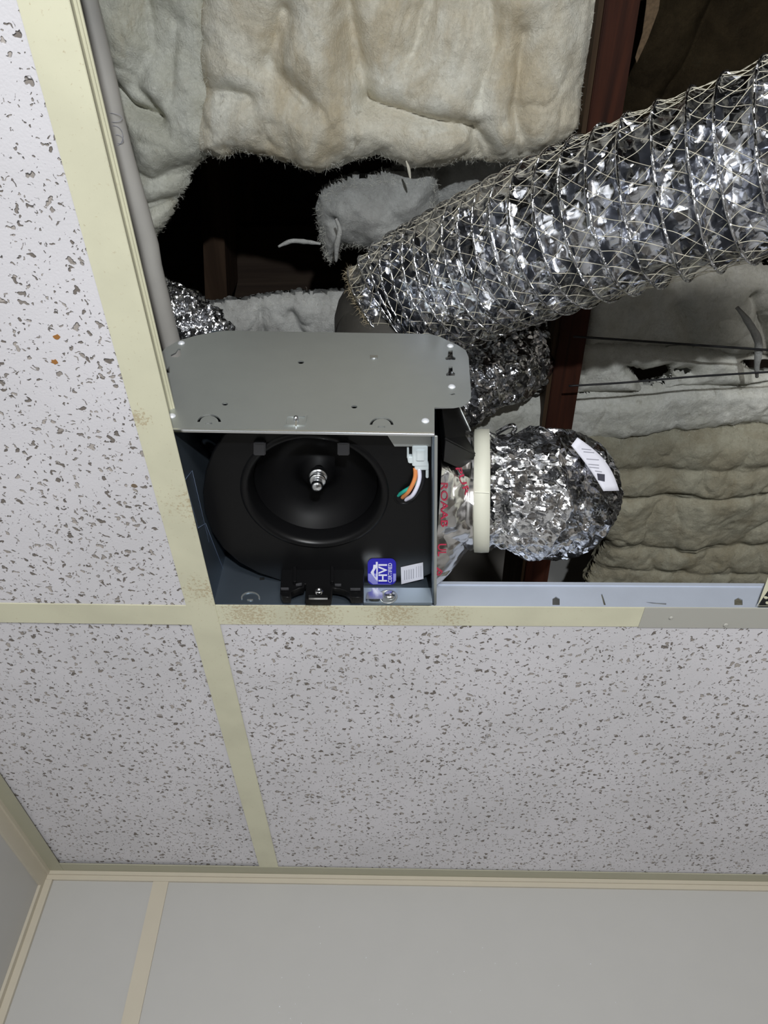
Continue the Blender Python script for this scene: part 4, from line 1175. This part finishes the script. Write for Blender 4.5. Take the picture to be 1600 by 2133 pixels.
# ================================================================ INSULATION
def batt(label, pix, h, mat, fib=1500, fmat=None, **kw):
    o, near, allp = puffy('insulation_batt', pix, h, mat, **kw)
    c0 = sum((v.co for v in o.data.vertices), Vector()) / len(o.data.vertices)
    o.data.transform(Matrix.Translation(-c0)); o.location = c0
    tag(o, label, 'insulation')
    if fib: fibres(o, near, fib, fmat or M['fibre'], seed=kw.get('seed', 1))
    return o
batt('large cream and tan stained fibreglass batt hanging across the top centre',
     [(330, -420), (1330, -420), (1262, -110), (1244, 0), (1222, 150), (1204, 262), (1165, 300), (1120, 318), (1075, 328), (1030, 332), (985, 322), (930, 338), (850, 345), (790, 330), (740, 336), (690, 346), (640, 350), (590, 332), (540, 322), (500, 320), (470, 330), (440, 312), (420, 305), (424, -110)],
     0.755, M['wool_main'], fib=3500, fmat=M['fibre'], thick=0.045, rim=0.05, lump=0.009, seed=11,
     creases=(([(720, -60), (745, 120), (770, 200)], 0.020, 0.010), ([(765, 200), (900, 235), (980, 250), (1010, 320)], 0.022, 0.008), ([(600, 20), (570, 130), (640, 200)], 0.014, 0.010),
              ([(1080, 60), (1060, 200), (1075, 300)], 0.012, 0.008), ([(430, 180), (520, 190)], 0.012, 0.008), ([(900, -40), (860, 100)], 0.014, 0.01), ([(1000, -60), (1020, 90), (990, 190)], 0.012, 0.009)))
batt('grey-white fibreglass batt bulging beside the grey pipe at the upper left',
     [(-80, -420), (420, -420), (480, -110), (474, 120), (465, 290), (425, 335), (392, 385), (372, 425), (352, 470), (325, 492), (300, 470), (270, 330), (200, 120)],
     0.768, M['wool_grey'], fib=1500, thick=0.040, rim=0.045, lump=0.008, seed=23,
     creases=(([(195, 60), (230, 150), (290, 210), (345, 235)], 0.022, 0.007), ([(310, -60), (330, 90), (300, 170), (350, 230)], 0.016, 0.010), ([(275, 345), (330, 360), (400, 340)], 0.014, 0.007), ([(310, 420), (372, 405)], 0.018, 0.006), ([(380, 40), (370, 200)], 0.010, 0.01)))
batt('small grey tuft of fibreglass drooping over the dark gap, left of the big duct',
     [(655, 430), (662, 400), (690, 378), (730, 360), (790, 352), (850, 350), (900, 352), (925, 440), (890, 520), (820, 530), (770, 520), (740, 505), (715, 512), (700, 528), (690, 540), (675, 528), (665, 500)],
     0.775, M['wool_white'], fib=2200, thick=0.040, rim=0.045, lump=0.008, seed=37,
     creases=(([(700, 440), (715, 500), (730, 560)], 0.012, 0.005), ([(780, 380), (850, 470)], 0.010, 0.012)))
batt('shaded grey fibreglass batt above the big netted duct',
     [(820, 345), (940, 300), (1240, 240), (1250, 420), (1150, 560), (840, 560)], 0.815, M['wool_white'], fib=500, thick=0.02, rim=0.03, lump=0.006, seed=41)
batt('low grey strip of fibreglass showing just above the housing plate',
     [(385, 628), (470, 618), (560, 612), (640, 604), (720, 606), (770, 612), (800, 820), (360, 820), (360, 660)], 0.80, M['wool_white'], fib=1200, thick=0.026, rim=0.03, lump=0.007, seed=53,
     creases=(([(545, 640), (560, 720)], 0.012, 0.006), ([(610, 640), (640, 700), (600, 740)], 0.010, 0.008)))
batt('dark brown paper-faced batt right of the joist top',
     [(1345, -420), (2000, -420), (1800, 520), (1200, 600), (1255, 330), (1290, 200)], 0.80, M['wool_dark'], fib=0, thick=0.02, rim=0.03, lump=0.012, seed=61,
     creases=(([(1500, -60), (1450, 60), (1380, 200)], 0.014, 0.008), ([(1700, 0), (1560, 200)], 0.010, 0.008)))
batt('lumpy off-white batt right of the joist, above the upper black cable',
     [(1205, 560), (1800, 520), (1800, 738), (1600, 728), (1400, 716), (1205, 704)], 0.765, M['wool_pale'], fib=900, thick=0.034, rim=0.025, lump=0.009, seed=71,
     creases=(([(1545, 600), (1570, 660), (1590, 720)], 0.016, 0.006), ([(1400, 620), (1440, 720)], 0.010, 0.008)))
batt('narrow off-white batt between the two black cables with a torn black hole',
     [(1185, 700), (1400, 712), (1800, 738), (1800, 770), (1500, 792), (1190, 812)], 0.768, M['wool_pale'], fib=0, thick=0.026, rim=0.018, lump=0.007, seed=83, ragged=0.0015,
     holes=([(1300, 752), (1335, 758), (1385, 750), (1395, 775), (1365, 800), (1330, 802), (1322, 780)], [(1535, 738), (1660, 742), (1660, 772), (1560, 768)], [(1400, 758), (1430, 762), (1432, 768), (1400, 763)]))
batt('broad pale grey batt spanning behind the joist, below the lower black cable',
     [(900, 800), (1100, 806), (1195, 803), (1500, 784), (1800, 768), (1800, 872), (1560, 872), (1400, 888), (1250, 900), (1100, 905), (900, 912)], 0.770, M['wool_pale'], fib=700, thick=0.032, rim=0.022, lump=0.008, seed=97)
batt('long olive-tan batt with horizontal folds at the lower right, above the cross tee',
     [(1150, 885), (1400, 880), (1560, 866), (1800, 862), (1800, 1300), (1215, 1300), (1220, 1195), (1255, 1120), (1200, 1000)], 0.765, M['wool_olive'], fib=900, thick=0.034, rim=0.03, lump=0.010, seed=103,
     creases=(([(1150, 1010), (1350, 1012), (1460, 1008), (1800, 985)], 0.010, 0.006), ([(1200, 1112), (1400, 1118), (1800, 1095)], 0.007, 0.008), ([(1150, 950), (1400, 955), (1800, 930)], 0.007, 0.010), ([(1220, 1160), (1500, 1165), (1800, 1150)], 0.006, 0.008)))
# hanging wisps
def wisp(label, pts, r0, mat):
    path, s = spline(pts, 30)
    t_ = np.linspace(0, 1, 30)
    me = tube_mesh('fibre_wisp', path, r0 * (0.35 + 0.65 * np.sin(np.pi * np.clip(t_ * 0.9 + 0.05, 0, 1))) * (1 + 0.25 * fbm(path[:, :3], 200, 2, 3)), 8)
    o = centre(link('fibre_wisp', me, mat, None)); tag(o, label, 'insulation wisp'); return o
wisp('grey ribbon of loose fibre hanging over both black cables at the right edge', [P(1535, 640, 0.70), P(1555, 665, 0.694), P(1578, 705, 0.690), P(1580, 735, 0.690), P(1577, 760, 0.692), P(1577, 785, 0.695)], 0.0042, M['wool_white'])
wisp('pale strand of fibre drooping from the small tuft over the dark gap', [P(700, 455, 0.722), P(708, 480, 0.72), P(702, 510, 0.72), P(700, 545, 0.725)], 0.0028, M['wool_white'])
wisp('thin pale strand reaching left from the small tuft into the dark gap', [P(668, 508, 0.745), P(640, 504, 0.75), P(610, 502, 0.75), P(592, 508, 0.75), P(580, 514, 0.75)], 0.0026, M['wool_white'])
wisp('tiny white drip of fibre hanging from the lower edge of the large stained batt', [P(846, 335, 0.715), P(851, 350, 0.712), P(855, 372, 0.712)], 0.0014, M['wool_main'])
# torn kraft paper sliver beside the joist
kp = [P(1352, -60, 0.74), P(1382, -60, 0.74), P(1372, 20, 0.74), P(1350, 80, 0.74), P(1326, 131, 0.735), P(1323, 120, 0.735), P(1338, 70, 0.74), P(1346, 10, 0.74)]
frk2 = Frame((0, 0, CZ + 0.74), (1, 0, 0), (0, -1, 0))
ks_ = plate('torn_paper', frk2, [frk2.px(u, v) for u, v in ((1352, -60), (1382, -60), (1372, 20), (1350, 80), (1326, 131), (1323, 120), (1338, 70), (1346, 10))], [], 0.001, M['kraft'], None)
centre(ks_); tag(ks_, 'torn speckled brown paper sliver hanging beside the top of the joist', 'paper')

# ================================================================ PERFORATED STRAP at the right end of the tee
ys = ycross(0.32) - 0.004
frp = Frame((0, ys, CZ), (1, 0, 0), (0, 0, 1))
fp = lambda u, v: frp.px(u, v)
o_ = [fp(1578, 1262), (fp(1578, 1262)[0] + 0.06, fp(1578, 1262)[1]), (fp(1600, 1200)[0] + 0.045, fp(1600, 1190)[1] + 0.02), fp(1612, 1170)]
hl = []
for j in range(9):
    for i in range(9):
        u = 1586 + i * 13 + (j % 2) * 6.5 + j * 3; v = 1256 - j * 11
        c_ = fp(u, v)
        if u < 1584 + (1262 - v) * 0.42 + 4 or u > 1680: continue
        hl.append(circ(c_[0], c_[1], 0.0018, 10, 0.0014))
strap = plate('perforated_strap', frp, o_, [], 0.0008, M['cream_x'], None) if not hl else plate('perforated_strap', frp, o_, hl, 0.0008, M['cream_x'], None)
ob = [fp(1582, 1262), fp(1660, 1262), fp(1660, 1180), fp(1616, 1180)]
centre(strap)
plate('shade_backing', frp, ob, [], 0.0006, M['hole'], strap, c0=(-1 if frp.az.y < 0 else 1) * 0.0012)  # black sheet added behind the holes so they look unlit
tag(strap, 'perforated cream metal strap at the right edge, standing on the cross tee', 'strap')

# pale beads added to imitate the flash's sparkles on the far wall
rs = random.Random(12)
bm = bmesh.new()
for k in range(26):
    u = rs.uniform(560, 1300); v = rs.uniform(2000, 2133) if k > 4 else rs.uniform(1930, 2010)
    q = wq(u, v); r = rs.uniform(0.0003, 0.0008)
    m_ = Matrix.Translation(fr_wall.w(q[0], q[1], 0.0004 * sgn)) @ Matrix.Diagonal((1, 0.6, 1, 1))
    bmesh.ops.create_icosphere(bm, subdivisions=1, radius=r, matrix=m_)
sp_ = link('glint_speck', bm_mesh('glint_speck', bm, True), M['rivet'], wb); sp_['kind'] = 'stuff'
